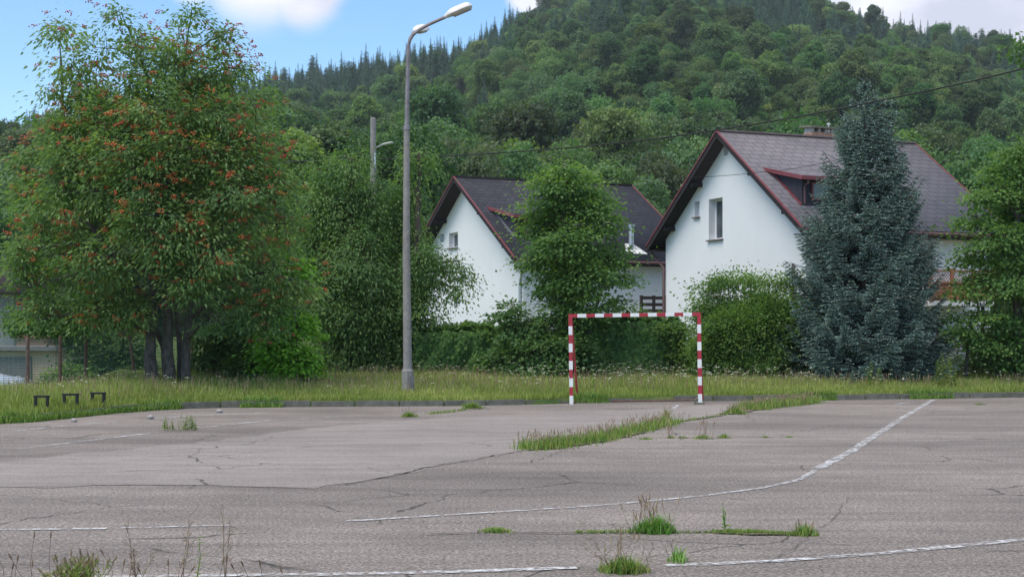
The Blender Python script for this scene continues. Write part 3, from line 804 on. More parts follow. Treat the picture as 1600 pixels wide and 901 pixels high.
        # dormer windows facing down the slope
        for k in range(2):
            xa = s0 + .35 + k * (wd - .4) / 2; zz0 = zs(gl_) + .18; zz1 = hz - .14
            fr = MB(); pc = R(xa + .45, gl_ + .03, (zz0 + zz1) / 2); ax = (u, -g, (0, 0, 1))
            hh = zz1 - zz0
            for dx, dz, sx, sz in ((-.42, 0, .06, hh), (.42, 0, .06, hh), (0, hh / 2 - .03, .78, .06), (0, -hh / 2 + .03, .78, .06)): fr.box(pc + u * dx + np.array([0, 0, dz]), (sx, .07, sz), ax)
            w_ = fr.build('window', M['red_trim'], dm); gg_ = MB(); gg_.box(pc, (.78, .02, hh - .12), ax); gg_.build('pane', M['glass'], w_)
        m1 = MB(); a_ = R(s0 + .02, gl_ + ovd - .02, hz - ovd * sd_ - .04); m1.tube([a_, a_ + [0, 0, -.1], R(s0 + .05, gl_ + .08, hz - .3), R(s0 + .05, gl_ + .08, zs(gl_) + .05)], .035, 8); m1.build('downpipe', M['brown_pipe'], root, smooth=True)
    return root, A, u, g, zr, ze, W2, f0, nr, slope

def gable_rect(A, u, ov, g, px0, py0, px1, py1):
    f0 = A + u * ov
    a_ = pix_plane(px0, (py0 + py1) / 2, f0, -u); b_ = pix_plane(px1, (py0 + py1) / 2, f0, -u)
    xc = (px0 + px1) / 2; t = pix_plane(xc, py0, f0, -u); bt = pix_plane(xc, py1, f0, -u)
    xs_ = sorted([np.dot(a_ - f0, g), np.dot(b_ - f0, g)])
    return xs_[0], xs_[1], bt[2], t[2]

# ---- right house
HRp = dict(X=7.21, Y=50.0, th=math.radians(22.4), Wd=10.57, L=8.46, za=7.19, ze=3.44)
A, u, g, *_ = house_frame(*HRp.values())
wr = [gable_rect(A, u, .5, g, *r) for r in ((1131, 229, 1137.5, 243), (1085.5, 315, 1093, 339), (1107.5, 310, 1129, 374), (1110, 432.5, 1131, 462))]
wr = [wr[0] + (dict(depth=.15, sill=False, frame=.03),), wr[1] + (dict(depth=.2, frame=.05),), wr[2] + (dict(depth=.3, frame=.07),), wr[3] + (dict(depth=.25, frame=.07, mull=(.5,)),)]
rootR, A, u, g, zr, ze, W2, f0, nr, slope = house('white gabled house with brown shingle roof behind the blue spruce', zg=.3, zp=.75, roofmat=M['roof_brown'], ov=.5, og=.6,
      wins=wr, dormer=(((1204, 267), (1253, 321), (1253, 277)), 2.6), trimc='red', **HRp)
# downpipes on the near gable corners
mb = MB(); c = A + g * (5.285 + .05) + u * .25 + np.array([0, 0, ze - .15]); k = f0 + g * (W2 + .03) - u * .07
mb.tube([c, c + [0, 0, -.12], k + [0, 0, ze - .85], k + [0, 0, .5]], .055, 10); mb.build('downpipe', M['brown_pipe'], rootR, smooth=True)
mb = MB(); k = pix_plane(1239, 420, f0 - u * .07, -u); mb.tube([(k[0], k[1], ze - 1.1), (k[0], k[1], .5)], .045, 10); mb.build('downpipe', M['brown_pipe'], rootR, smooth=True)
# chimney just behind the ridge
cpos = A + u * 4.75 + g * .75; ch = MB(); ch.box(cpos + [0, 0, zr - .3], (1.0, .6, 1.1), (u, g, (0, 0, 1))); chm = ch.build('chimney', M['brick'], rootR)
for dx in (-.42, -.14, .14, .42):
    b_ = MB(); b_.box(cpos + u * dx + np.array([0, 0, zr + .34]), (.1, .5, .18), (u, g, (0, 0, 1))); b_.build('cap_pillar', M['shed_wall'], chm)
b_ = MB(); b_.box(cpos + [0, 0, zr + .47], (1.2, .8, .07), (u, g + np.array([0, 0, .12]), (0, 0, 1))); b_.build('cap_slab', M['kerb'], chm)
an = MB(); a0 = A + u * 5.0 + g * .5 + np.array([0, 0, zr - .1]); an.tube([a0, a0 + [0, 0, .72]], .02, 8)
for z in (.42, .56, .68): an.box(a0 + [0, 0, z], (.13, .04, .05), (u, g, (0, 0, 1)))
an.build('aerial', M['lamp_white'], rootR)
# balcony on the right-hand side
sA = np.dot(pix_plane(1452, 450, A - g * (W2 + 1.3), -g) - A, u); sB = sA + 2.6
bz = pix_plane(1490, 474, A - g * (W2 + 1.3), -g)[2]
Rr = lambda s_, gg, z: A + u * s_ - g * gg + np.array([0, 0, z])
bl = MB(); bl.box((Rr(sA, W2, bz) + Rr(sB, W2 + 1.4, bz)) / 2, (sB - sA, 1.4, .16), (u, g, (0, 0, 1))); bal = bl.build('balcony', M['white_wall'], rootR)
fn = MB(); lat = MB()
H1 = .62; H2 = .98
for k in range(int((sB - sA) / .085)): fn.box(Rr(sA + .04 + k * .085, W2 + 1.33, bz + .08 + H1 / 2), (.075, .02, H1), (u, g, (0, 0, 1)))
for z in (.1, H1 - .02, H2): fn.beam(Rr(sA, W2 + 1.36, bz + .08 + z), Rr(sB, W2 + 1.36, bz + .08 + z), .04, .06)
for k in range(4): fn.box(Rr(sA + k * (sB - sA) / 3, W2 + 1.36, bz + .08 + .52), (.09, .09, 1.08), (u, g, (0, 0, 1)))
for k in range(26):
    x0 = sA + k * .11
    for sg in (-1, 1):
        xa, xb = (x0, x0 + .34) if sg > 0 else (x0 + .34, x0)
        if max(xa, xb) < sB: fn.beam(Rr(xa, W2 + 1.335 + .012 * sg, bz + .08 + H1), Rr(xb, W2 + 1.335 + .012 * sg, bz + .08 + H2), .012, .022, (0, 1, 0))
fn.build('balcony_fence', M['wood_red'], rootR)
for t in (.15, .85):
    pst = MB(); q = Rr(sA + (sB - sA) * t, W2 + 1.25, 0); pst.tube([(q[0], q[1], .2), (q[0], q[1], bz)], .06, 8); pst.build('balcony_post', M['wood_dark'], rootR)
wn = window(rootR, A - g * (W2 + .004), u, -g, sA + .3, sA + 1.2, bz + .1, bz + 2.1, depth=-.03, sill=False, mull=(.5,))

# ---- left house
HL = dict(X=-2.51, Y=62.0, th=math.radians(24.85), Wd=12.57, L=8.83, za=6.93, ze=3.09)
A, u, g, *_ = house_frame(*HL.values())
wlw = [gable_rect(A, u, .6, g, *r) for r in ((687.5, 366, 694, 378), (701.5, 363.5, 715.5, 387), (709, 463, 716, 482))]
wlw = [wlw[0] + (dict(depth=.2, sill=False, frame=.04),), wlw[1] + (dict(depth=.25, frame=.07),), wlw[2] + (dict(depth=.25, sill=False, frame=.06),)]
rootL, A, u, g, zr, ze, W2, f0, nr, slope = house('white gabled house with black shingle roof behind the middle maple', zg=1.0, zp=1.85, roofmat=M['roof_black'], ov=.6, og=.55,
      wins=wlw, dormer=(((771, 327), (804, 371), (805, 337)), 2.6), trimc='dark', **HL)
mb = MB(); c = A - g * (HL['Wd'] / 2 + .05) + u * .3 + np.array([0, 0, ze - .12]); k = f0 - g * (W2 - .15) - u * .07
mb.tube([c, c + [0, 0, -.35], k + [0, 0, ze - 1.05], k + [0, 0, 2.0]], .06, 10); mb.build('downpipe', M['zinc'], rootL, smooth=True)
# flue with a white flashing collar low on the right-hand slope
pf = pix_plane(987, 392, A + [0, 0, zr], nr); fl = MB(); e1 = u; e2 = -g * math.cos(math.atan(slope)) + np.array([0, 0, -math.sin(math.atan(slope))])
o0 = pf + nr * .03
fl.add([o0 + e1 * -.2 - e2 * .35 + nr * .12, o0 + e1 * .2 - e2 * .35 + nr * .12, o0 + e1 * .62 + e2 * .28, o0 - e1 * .42 + e2 * .28, o0 + e1 * -.15 - e2 * .35 - nr * .05, o0 + e1 * .15 - e2 * .35 - nr * .05, o0 + e1 * .62 + e2 * .28 - nr * .05, o0 - e1 * .42 + e2 * .28 - nr * .05],
       [(0, 1, 2, 3), (7, 6, 5, 4), (0, 4, 5, 1), (1, 5, 6, 2), (2, 6, 7, 3), (3, 7, 4, 0)]); fl.build('flashing', M['lamp_white'], rootL)
fl = MB(); q = pf - e2 * .05; fl.tube([q, q + [0, 0, 1.0]], .11, 12); fl.tube([q + [0, 0, 1.0], q + [0, 0, 1.06]], .15, 12); fl.build('flue', M['zinc'], rootL, smooth=True)
# dark timber terrace railing
rl = MB(); ra_ = pix_plane(1002, 465, A - g * (W2 + 1.6), -g); rb_ = pix_plane(1060, 465, A - g * (W2 + 1.6), -g); zt_ = ra_[2]
for dz in (0, -.27, -.52, -.77): rl.beam((ra_[0], ra_[1], zt_ + dz), (rb_[0], rb_[1], zt_ + dz), .04, .13)
for t in np.linspace(0, 1, 4): q = ra_ * (1 - t) + rb_ * t; rl.box((q[0], q[1], zt_ - .45), (.1, .1, 1.1), (u, g, (0, 0, 1)))
rl.build('terrace_railing', M['wood_dark'], rootL)
tb = MB(); q = (ra_ + rb_) / 2; tb.box((q[0] + g[0] * .8, q[1] + g[1] * .8, (zt_ - 1.0 + 1.0) / 2), (np.linalg.norm(rb_ - ra_), 1.6, zt_ - 2.0), (u, g, (0, 0, 1))); tb.build('terrace', M['grey_plinth'], rootL)

# ---- outbuildings at the left edge
def shed():
    Y = 58
    root = empty('shed', P(20, 560, Y) * [1, 1, 0] + [0, 0, -.6], 'low beige garage with a rusty sheet roof behind the mesh fence at far left', 'garage')
    a_ = P(-160, 0, Y); b_ = P(86, 0, Y); z0 = -.9; z1 = P(0, 548, Y)[2] 
    m1 = MB(); m1.box(((a_[0] + b_[0]) / 2, Y + 2.5, (z0 + z1) / 2), (b_[0] - a_[0], 5, z1 - z0)); m1.build('wall', M['beige_wall'], root)
    m1 = MB(); m1.box(((a_[0] + b_[0]) / 2, Y + 2.4, z1 + .09), (b_[0] - a_[0] + .4, 5.6, .18)); m1.build('roof', M['grey_board'], root, bevel=.02)
    m1 = MB(); c_ = P(3, 0, Y - .02); m1.box((c_[0], Y - .03, (z0 + z1) / 2 - .1), (2.4, .08, z1 - z0 - .25)); m1.build('door', M['grey_board'], root)
    return root
def far_house():
    Y = 84
    root = empty('house', P(-20, 560, Y) * [1, 1, 0] + [0, 0, 1.3], 'grey house with a brick annex cut off by the left edge', 'house')
    xa = P(-260, 0, Y)[0]; xb = P(22, 0, Y)[0]; zt_ = P(0, 458, Y)[2]
    m1 = MB(); m1.box(((xa + xb) / 2, Y + 4, (zt_ - 1) / 2), (xb - xa, 8, zt_ + 1)); m1.build('wall', M['shed_wall'], root)
    m1 = MB(); m = zt_ + 3.2; V = [(xa - .5, Y - .6, zt_), (xb + .5, Y - .6, zt_), (xb + .5, Y + 8.6, zt_), (xa - .5, Y + 8.6, zt_), (xa + 3, Y + 4, m), (xb - 3, Y + 4, m)]
    m1.add(V, [(0, 1, 5, 4), (2, 3, 4, 5), (1, 2, 5), (3, 0, 4), (3, 2, 1, 0)]); m1.build('roof', M['soffit'], root)
    xa = P(26, 0, Y - 8)[0]; xb = P(74, 0, Y - 8)[0]; zt_ = P(0, 528, Y - 8)[2]
    m1 = MB(); m1.box(((xa + xb) / 2, Y - 5, (zt_ - 1) / 2), (xb - xa, 6, zt_ + 1)); m1.build('annex', M['brick'], root)
    m1 = MB(); m1.box(((xa + xb) / 2, Y - 5, zt_ + .1), (xb - xa + .5, 6.4, .2)); m1.build('annex_roof', M['rust'], root, bevel=.03)
shed(); far_house()

# ---- parked car behind the fence, tail cut by the picture edge
def car():
    Y = 47.0; x1 = P(37, 0, Y)[0]; zg = float(ground_z(np.array([x1 - 2]), np.array([Y]))[0]); Lc = 4.2; Wc = 1.75
    root = empty('parked_car', (x1 - Lc / 2, Y, zg), 'silver grey hatchback parked behind the mesh fence at the left edge', 'car')
    prof = [(0, .32), (0, .62), (.12, .78), (.95, .92), (1.55, 1.36), (2.2, 1.45), (3.1, 1.42), (3.75, 1.12), (4.12, 1.0), (4.2, .7), (4.18, .32)]
    def sec(y, inset, scale=1): return [(x1 - (q[0]) if True else 0, y, zg + q[1]) for q in prof]
    m1 = MB(); n = len(prof); rows = []
    ys = [(-.5, .0), (-.47, .03), (.47, .03), (.5, 0)]
    V = []
    for yy, ins in ((-.5, .06), (-.44, 0), (.44, 0), (.5, .06)):
        for q in prof:
            tum = max(0, q[1] - .9) * .28 * (1 if yy > 0 else -1)
            V.append((x1 - q[0] - (ins if q[0] < 2 else -ins), Y + yy * Wc - tum, zg + q[1] - (ins * .5 if q[1] > .9 else 0)))
    Fc = []
    for r in range(3):
        for i in range(n - 1): a_ = r * n + i; Fc.append((a_, a_ + 1, a_ + n + 1, a_ + n))
    Fc += [tuple(range(n)), tuple(range(3 * n, 4 * n))[::-1]]
    m1.add(V, Fc); m1.build('body', M['car_paint'], root, bevel=.02, smooth=True)
    sy = Y - Wc / 2 - .005
    for pts in ([(1.12, .98), (1.62, 1.31), (2.1, 1.38), (2.1, .98)], [(2.18, .98), (2.18, 1.38), (3.0, 1.35), (3.45, 1.05), (3.4, .98)]):
        m1 = MB(); m1.poly([(x1 - a_, sy + max(0, b_ - .9) * .30 - .002, zg + b_) for a_, b_ in pts]); m1.build('side_window', M['car_glass'], root)
    m1 = MB(); m1.poly([(x1 - .99, Y - .68, zg + .955), (x1 - .99, Y + .68, zg + .955), (x1 - 1.53, Y + .6, zg + 1.36), (x1 - 1.53, Y - .6, zg + 1.36)]); m1.build('windscreen', M['car_glass'], root)
    for cx in (.8, 3.4):
        for s_ in (-1, 1):
            m1 = MB(); yc = Y + s_ * (Wc / 2 - .08); m1.tube([(x1 - cx, yc - .1, zg + .31), (x1 - cx, yc + .1, zg + .31)], .31, 20); w_ = m1.build('wheel', M['rubber'], root, smooth=True)
            m1 = MB(); m1.tube([(x1 - cx, yc - .11, zg + .31), (x1 - cx, yc + .11, zg + .31)], .19, 14); m1.build('rim', M['zinc'], w_, smooth=True)
    for s_ in (-1, 1):
        m1 = MB(); m1.box((x1 - .1, Y + s_ * .68, zg + .67), (.16, .3, .14)); m1.build('headlight', M['lamp_white'], root, bevel=.02)
car()

# ================================================================== STREET FURNITURE
def street_lamp():
    Y = 34.7; b = P(637, 616, Y); bx, by = b[0], b[1]; z0 = float(ground_z(np.array([bx]), np.array([by]))[0]) - .03
    root = empty('street_lamp', (bx, by, z0), 'tall concrete lamp post with two pale heads on the verge', 'street lamp')
    m1 = MB(); ztop = P(0, 576, Y)[2]
    m1.tube([(bx, by, z0 - .1), (bx, by, ztop - .05), (bx, by, ztop)], [.145, .145, .115], 8); m1.build('base', M['lamp_pole'], root)
    zc = P(0, 200, Y)[2]; tx = P(635.5, 200, Y)[0]
    m1 = MB(); m1.tube([(bx, by, ztop - .01), (P(635, 400, Y)[0], by, P(0, 400, Y)[2]), (tx, by, zc)], [.108, .092, .072], 14); m1.build('pole', M['lamp_pole'], root, smooth=True)
    m1 = MB(); m1.box((bx + .10, by - .12, z0 + .28), (.13, .05, .42), ((.8, .6, 0), (-.6, .8, 0), (0, 0, 1))); m1.build('hatch', M['steel'], root)
    m1 = MB(); m1.tube([(tx, by, zc - .05), (tx, by, zc + .05)], .085, 14); m1.build('collar', M['steel'], root, smooth=True)
    # upper steel pipe and the two bent arms
    zf = P(0, 72, Y)[2]; ux = P(638, 72, Y)[0]
    m1 = MB(); m1.tube([(tx, by, zc), ((tx + ux) / 2, by, (zc + zf) / 2), (ux, by, zf)], [.058, .052, .046], 12); m1.build('mast', M['steel'], root, smooth=True)
    q = lambda px, py, dy=0: P(px, py, Y + dy)
    arm = [q(638, 74), q(640, 64), q(645, 55), q(653, 48), q(668, 39.5), q(682, 33), (q(695, 27.5))]
    m1 = MB(); m1.tube(arm, .04, 10); m1.build('arm', M['steel'], root, smooth=True)
    arm2 = [q(637.5, 72), q(638.5, 62, .15), q(640.5, 54, .45), q(643, 48, .85)]
    # the second arm runs away from the viewer
    arm2 = [np.array([arm[0][0], Y, arm[0][2]]), np.array([arm[0][0] + .02, Y + .25, arm[0][2] + .26]), np.array([arm[0][0] + .07, Y + .8, arm[0][2] + .52]), np.array([arm[0][0] + .13, Y + 1.25, arm[0][2] + .66])]
    m1 = MB(); m1.tube(arm2, .038, 10); m1.build('arm', M['steel'], root, smooth=True)
    def head(p, d, L=.72):
        d = np.array(d, float); d /= np.linalg.norm(d); s_ = np.cross(d, [0, 0, 1.]); s_ /= np.linalg.norm(s_); w = np.cross(s_, d)
        V = []; n = 16; T = np.linspace(0, 1, 12)
        for t in T:
            wd = .05 + .13 * min(1, (t / .28)) ** .7 * (1 if t < .8 else math.sqrt(max(0.02, 1 - ((t - .8) / .2) ** 2)))
            hu = .045 + .10 * min(1, t / .3) ** .8 * (1 if t < .75 else math.sqrt(max(.02, 1 - ((t - .75) / .25) ** 2)))
            for k in range(n):
                a_ = 2 * math.pi * k / n; x_ = math.cos(a_) * wd; y_ = math.sin(a_); y_ = y_ * hu if y_ > 0 else y_ * .035
                V.append(p + d * L * t + s_ * x_ + w * (y_))
        Fc = [(i * n + k, i * n + (k + 1) % n, (i + 1) * n + (k + 1) % n, (i + 1) * n + k) for i in range(11) for k in range(n)] + [tuple(range(n))[::-1], tuple(range(11 * n, 12 * n))]
        m1 = MB(); m1.add(V, Fc); hd = m1.build('lamp_head', M['lamp_white'], root, smooth=True)
        m1 = MB(); V = []
        for t in np.linspace(.30, .95, 8):
            wd = .125 * math.sqrt(max(.03, 1 - ((t - .62) / .36) ** 4))
            for k in range(9):
                a_ = math.pi + math.pi * k / 8; V.append(p + d * L * t + s_ * math.cos(a_) * wd + w * (math.sin(a_) * .065 - .02))
        Fc = [(i * 9 + k, i * 9 + k + 1, (i + 1) * 9 + k + 1, (i + 1) * 9 + k) for i in range(7) for k in range(8)] + [tuple(range(9)), tuple(range(63, 72))[::-1]]
        m1.add(V, Fc); m1.build('diffuser', M['diffuser'], hd, smooth=True)
    e = arm[-1]; head(e - (arm[-1] - arm[-2]) * .02, arm[-1] - arm[-2] + np.array([0, 0, -.0]))
    head(arm2[-1] - (arm2[-1] - arm2[-2]) * .05, np.array([.22, 1, .28]))
street_lamp()

def utility_pole():
    Y = 48; b = P(584, 0, Y); z0 = .6
    root = empty('utility_pole', (b[0], Y, z0), 'old concrete pole with small white lamp rising out of the trees', 'utility pole')
    m1 = MB(); zt_ = P(0, 184, Y)[2]; m1.tube([(b[0], Y, z0 - .3), (b[0] - .01, Y, (z0 + zt_) / 2), (b[0] - .02, Y, zt_ - .04), (b[0] - .02, Y, zt_)], [.15, .12, .095, .06], 14); m1.build('pole', M['lamp_pole'], root, smooth=True)
    m1 = MB(); m1.tube([P(586, 232, Y), P(592, 229, Y - .1), P(600, 225, Y - .2)], .03, 8); m1.build('arm', M['zinc'], root, smooth=True)
    m1 = MB(); m1.tube([P(586, 238, Y - .12), P(586, 262, Y - .12)], .03, 8); m1.build('conduit', M['zinc'], root, smooth=True)
    m1 = MB(); p = P(598, 226, Y - .2); q = P(613.5, 222.5, Y - .4); m1.beam(p, q, .16, .05); m1.build('lamp_head', M['lamp_white'], root, bevel=.02)
utility_pole()

def cable(pts, r, label, sag=0):
    """pts: (px, py, Y)"""
    Q = [P(*p) for p in pts]; out = []
    for i in range(len(Q) - 1):
        for j in range(10):
            t = j / 10
            p0_ = Q[max(i - 1, 0)]; p1_ = Q[i]; p2_ = Q[i + 1]; p3_ = Q[min(i + 2, len(Q) - 1)]
            out.append(.5 * (2 * p1_ + (p2_ - p0_) * t + (2 * p0_ - 5 * p1_ + 4 * p2_ - p3_) * t * t + (3 * p1_ - p0_ - 3 * p2_ + p3_) * t ** 3))
    out.append(Q[-1]); m1 = MB(); m1.tube(out, r, 6); o_ = m1.build('power_cable', M['cable'], smooth=True); tag(o_, label, 'cable')
def yl(px): return 1 / (1 / 48.0 + (px - 583) / (1600 - 583) * (1 / 34.0 - 1 / 48.0))
cable([(px, py, yl(px)) for px, py in ((-500, 252), (-200, 256), (100, 257), (300, 256), (460, 252.5), (583, 249), (700, 243.5), (845, 234.5), (980, 222), (1110, 205), (1260, 180), (1400, 152), (1500, 131), (1600, 107), (1900, 30))], .021, 'thick black cable sagging from the utility pole to the upper right')
cable([(590, 268, 47.9), (800, 280, 47), (940, 281, 46.5), (1090, 277, 46), (1180, 270, 47), (1270, 258, 48.5), (1428, 222, 53.3)], .009, 'thin black wire crossing the gable of the brown roofed house')

def goal():
    x0 = 1.385; x1 = 4.385; Yg = 33.2; w = .08; tilt = .04 / 3
    gx = np.array([1, 0, tilt]); gx /= np.linalg.norm(gx); gz = np.array([-tilt, 0, 1]); gz /= np.linalg.norm(gz); gy = np.array([0, 1., 0])
    O = np.array([x0, Yg, 0.0]); root = empty('handball_goal', O, 'red and white striped steel goal frame without a net on the asphalt by the kerb', 'goal')
    Hh = 2.06
    def bands(parent, p, d, L, n, first_white, along):
        step = L / n
        for i in range(n):
            if (i % 2 == 0) == first_white:
                m1 = MB(); m1.box(p + d * step * (i + .5), (step if along == 0 else w + .006, w + .006, step if along == 2 else w + .006), (gx, gy, gz)); m1.build('white_band', M['goal_white'], parent)
    for xx in (0.0, 3.0):
        p = O + gx * xx; m1 = MB(); m1.box(p + gz * (Hh - .04) / 2, (w, w, Hh - .04), (gx, gy, gz)); post = m1.build('post', M['goal_red'], root)
        bands(post, p, gz, Hh - .04, 10, True, 2)
    p = O + gz * Hh - gx * .04; m1 = MB(); m1.box(p + gx * 1.54, (3.08, w, w), (gx, gy, gz)); cb = m1.build('crossbar', M['goal_red'], root)
    bands(cb, p, gx, 3.08, 15, False, 0)
    off = np.array([.16, .0, 0])
    for xx in (0, 3.0):
        p = O + gx * xx; top = p + gz * (Hh - .01)
        m1 = MB(); tb = top + np.array([.05, .45, -.03]); bb = p + np.array([.19, .98, .03])
        m1.tube([top + gy * .04, tb], .024, 8); m1.build('top_stay', M['goal_rear'], root, smooth=True)
        m1 = MB(); m1.tube([tb, bb], .027, 8); m1.build('rear_strut', M['goal_rear'], root, smooth=True)
        m1 = MB(); m1.tube([p + gz * .03 + gy * .04, bb], .02, 8); m1.build('side_runner', M['goal_rear'], root, smooth=True)
    m1 = MB(); m1.tube([O + np.array([.19, .98, .02]), O + gx * 3 + np.array([.19, .98, .02])], .016, 8); m1.build('rear_runner', M['rust'], root, smooth=True)
    m1 = MB(); q = O + gx * 3; m1.box((q[0] - .02, q[1] + .02, .02), (.22, .2, .045)); m1.tube([(q[0] - .12, q[1] + .0, .0), (q[0] - .11, q[1], .11), (q[0] - .05, q[1], .14)], .022, 8); m1.build('footing', M['kerb'], root)
goal()

def hoop(px, py, wpx, hpx, label, yaw):
    Y = 29.2; g0 = G(px, py, .15); Y = g0[1]; wd = wpx * Y / F; h = hpx * Y / F + .12
    zg = float(ground_z(np.array([g0[0]]), np.array([Y]))[0]); zt_ = P(0, py - hpx, Y)[2]
    root = empty('bicycle_hoop', (g0[0], Y, zg), label, 'bicycle hoop', 'black hoops in the grass by the kerb')
    d = np.array([math.cos(yaw), math.sin(yaw), 0]); c = np.array([g0[0], Y, 0])
    for s_ in (-1, 1):
        m1 = MB(); q = c + d * s_ * (wd / 2 - .02); m1.box((q[0], q[1], (zg - .08 + zt_ - .03) / 2), (.045, .10, zt_ - .03 - zg + .08), (d, np.cross([0, 0, 1], d), (0, 0, 1))); m1.build('leg', M['black_metal'], root, bevel=.005)
    m1 = MB(); m1.box((c[0], c[1], zt_ - .012), (wd + .03, .11, .04), (d, np.cross([0, 0, 1], d), (0, 0, 1))); m1.build('top_bar', M['black_metal'], root, bevel=.006)
hoop(65, 641, 21, 23, 'leftmost of the three low black hoops in the long grass', .12)
hoop(110.5, 638, 23, 23, 'middle one of the three low black hoops in the long grass', .05)
hoop(153.5, 634, 21, 21, 'rightmost of the three low black hoops, nearest the rowan trunks', .0)

# ---- mesh fence at left with rusty posts
def mesh_fence():
    posts = [(-150, 33.0, 0), (-55, 33.4, 0), (43, 34.0, 0), (94, 35.3, 0), (134, 36.6, 0), (212, 38.6, -.22), (300, 41, 0), (400, 43, 0)]
    root = empty('mesh_fence', (P(43, 0, 34)[0], 34, .2), 'sagging green wire mesh fence on rusty posts left of the rowan trunks', 'fence')
    pp = []
    for px, Y, lean in posts:
        x_ = P(px, 0, Y)[0]; zg = float(ground_z(np.array([x_]), np.array([Y]))[0]); pp.append(np.array([x_, Y, zg]))
        m1 = MB(); m1.tube([(x_, Y, zg - .1), (x_ + lean, Y, zg + 1.42)], .045, 8); m1.build('post', M['rust'], root, smooth=True)
    m1 = MB(); V = []; Fc = []
    for i in range(len(pp) - 1):
        a_, b_ = pp[i], pp[i + 1]; L = np.linalg.norm(b_ - a_); d = (b_ - a_) / L
        for z in np.arange(.08, 1.36, .055):
            m1.beam(a_ + [0, -.05, z], b_ + [0, -.05, z + random.uniform(-.01, .01)], .004, .009, (0, 0, 1))
        for k in range(int(L / .11)):
            q = a_ + d * k * .11; m1.beam(q + [0, -.05, .06], q + [0, -.05, 1.36], .004, .006, (0, 1, 0))
    m = Mat('green_wire', .6, .3); m.col(m.ramp(m.noise(3, 3), [(.3, (.10, .19, .15)), (.7, (.20, .30, .25))])); m1.build('wire_mesh', m.m, root)
mesh_fence()

# ---- slatted fence in the gloom between spruce and right maple
def slat_fence():
    Y = 46; x0 = P(1455, 0, Y)[0]; x1 = P(1640, 0, Y)[0]; zg = .4
    root = empty('slat_fence', ((x0 + x1) / 2, Y, zg), 'grey horizontal slat fence in the shade between the spruce and the right hand maple', 'fence')
    m1 = MB()
    for z in np.arange(.15, 1.25, .14): m1.box(((x0 + x1) / 2, Y, zg + z), (x1 - x0, .03, .085))
    m1.build('slat_panel', M['grey_board'], root)
    for t in np.linspace(0, 1, 4):
        m1 = MB(); m1.box((x0 + (x1 - x0) * t, Y + .06, zg + .6), (.08, .08, 1.4)); m1.build('post', M['wood_dark'], root)
slat_fence()

# ================================================================== TREES AND SHRUBS
gz1 = lambda px, Y: float(ground_z(np.array([(px - 800) / F * Y]), np.array([float(Y)]))[0])
def base_at(px, Y): return np.array([(px - 800) / F * Y, Y, gz1(px, Y)])

# rowan
Yr = 36.0
rb = blobs_px([(35, 300, 38, 40), (28, 390, 36, 40), (45, 450, 40, 30), (200, 238, 95, 50, -1.5), (320, 238, 90, 50, -1.4), (110, 250, 60, 50, -.9), (400, 262, 50, 50, -.8), (250, 340, 90, 60, -1.9), (250, 170, 85, 62, -1.2), (150, 190, 75, 55, -1.0), (345, 180, 75, 55, -1.1), (275, 95, 60, 46, -.7), (150, 75, 40, 34), (130, 130, 40, 30), (330, 120, 60, 40), (60, 180, 36, 24), (400, 110, 26, 24), (95, 45, 38, 28), (115, 100, 45, 34), (75, 140, 32, 22), (190, 22, 30, 24), (215, 62, 45, 35), (300, 22, 36, 24), (360, 50, 36, 20), (280, 60, 45, 40), (340, 95, 55, 40),
               (250, 120, 80, 50), (160, 150, 70, 45), (400, 150, 42, 40), (90, 205, 65, 38), (50, 250, 38, 50), (180, 220, 90, 60), (300, 200, 100, 60), (395, 220, 60, 50), (440, 280, 35, 42),
               (60, 320, 55, 55), (150, 300, 90, 65, -1.3), (260, 290, 90, 65, -1.6), (370, 300, 85, 60, -1.2), (445, 350, 45, 50), (60, 400, 55, 55), (150, 400, 85, 60, -1.4), (330, 390, 95, 60, -1.6),
               (430, 420, 65, 50, -.8), (480, 440, 25, 36), (95, 470, 75, 42), (180, 480, 75, 40, -.8), (300, 435, 55, 40, -1.8), (400, 480, 70, 42, -.6), (250, 370, 70, 55, -1.9), (60, 500, 40, 25), (215, 260, 110, 90, 1.8), (330, 330, 120, 90, 2.0), (120, 360, 90, 90, 1.8), (340, 500, 45, 28, -1)], Yr, 1.6, 4)
tree('rowan_tree', 'large rowan full of orange berries with a clump of grey trunks beside the left kerb', 'tree', base_at(262, Yr),
     [stem_px([(237, 604), (235, 520), (240, 430), (225, 330), (205, 230)], Yr - .25, .145, .05), stem_px([(264, 603), (262, 520), (262, 440), (275, 330), (290, 200), (290, 90)], Yr, .15, .035),
      stem_px([(289, 603), (292, 530), (305, 450), (340, 370), (400, 260)], Yr + .15, .12, .04), stem_px([(268, 600), (255, 540), (215, 450), (140, 350), (100, 200), (95, 90)], Yr + .3, .09, .03),
      stem_px([(283, 600), (280, 530), (275, 480), (250, 300), (230, 120), (200, 40)], Yr + .35, .08, .025)],
     rb, M['rowan'], leafL=.125, leafW=.056, dens=4.3, lpc=84, crad=.24, flat=.62, gap=-.22, gap_s=1.0, droop=.4, shellw=.26, inner=.3, seed=11, berries=1.5, up=.7, rstem=.1, twig=.009)

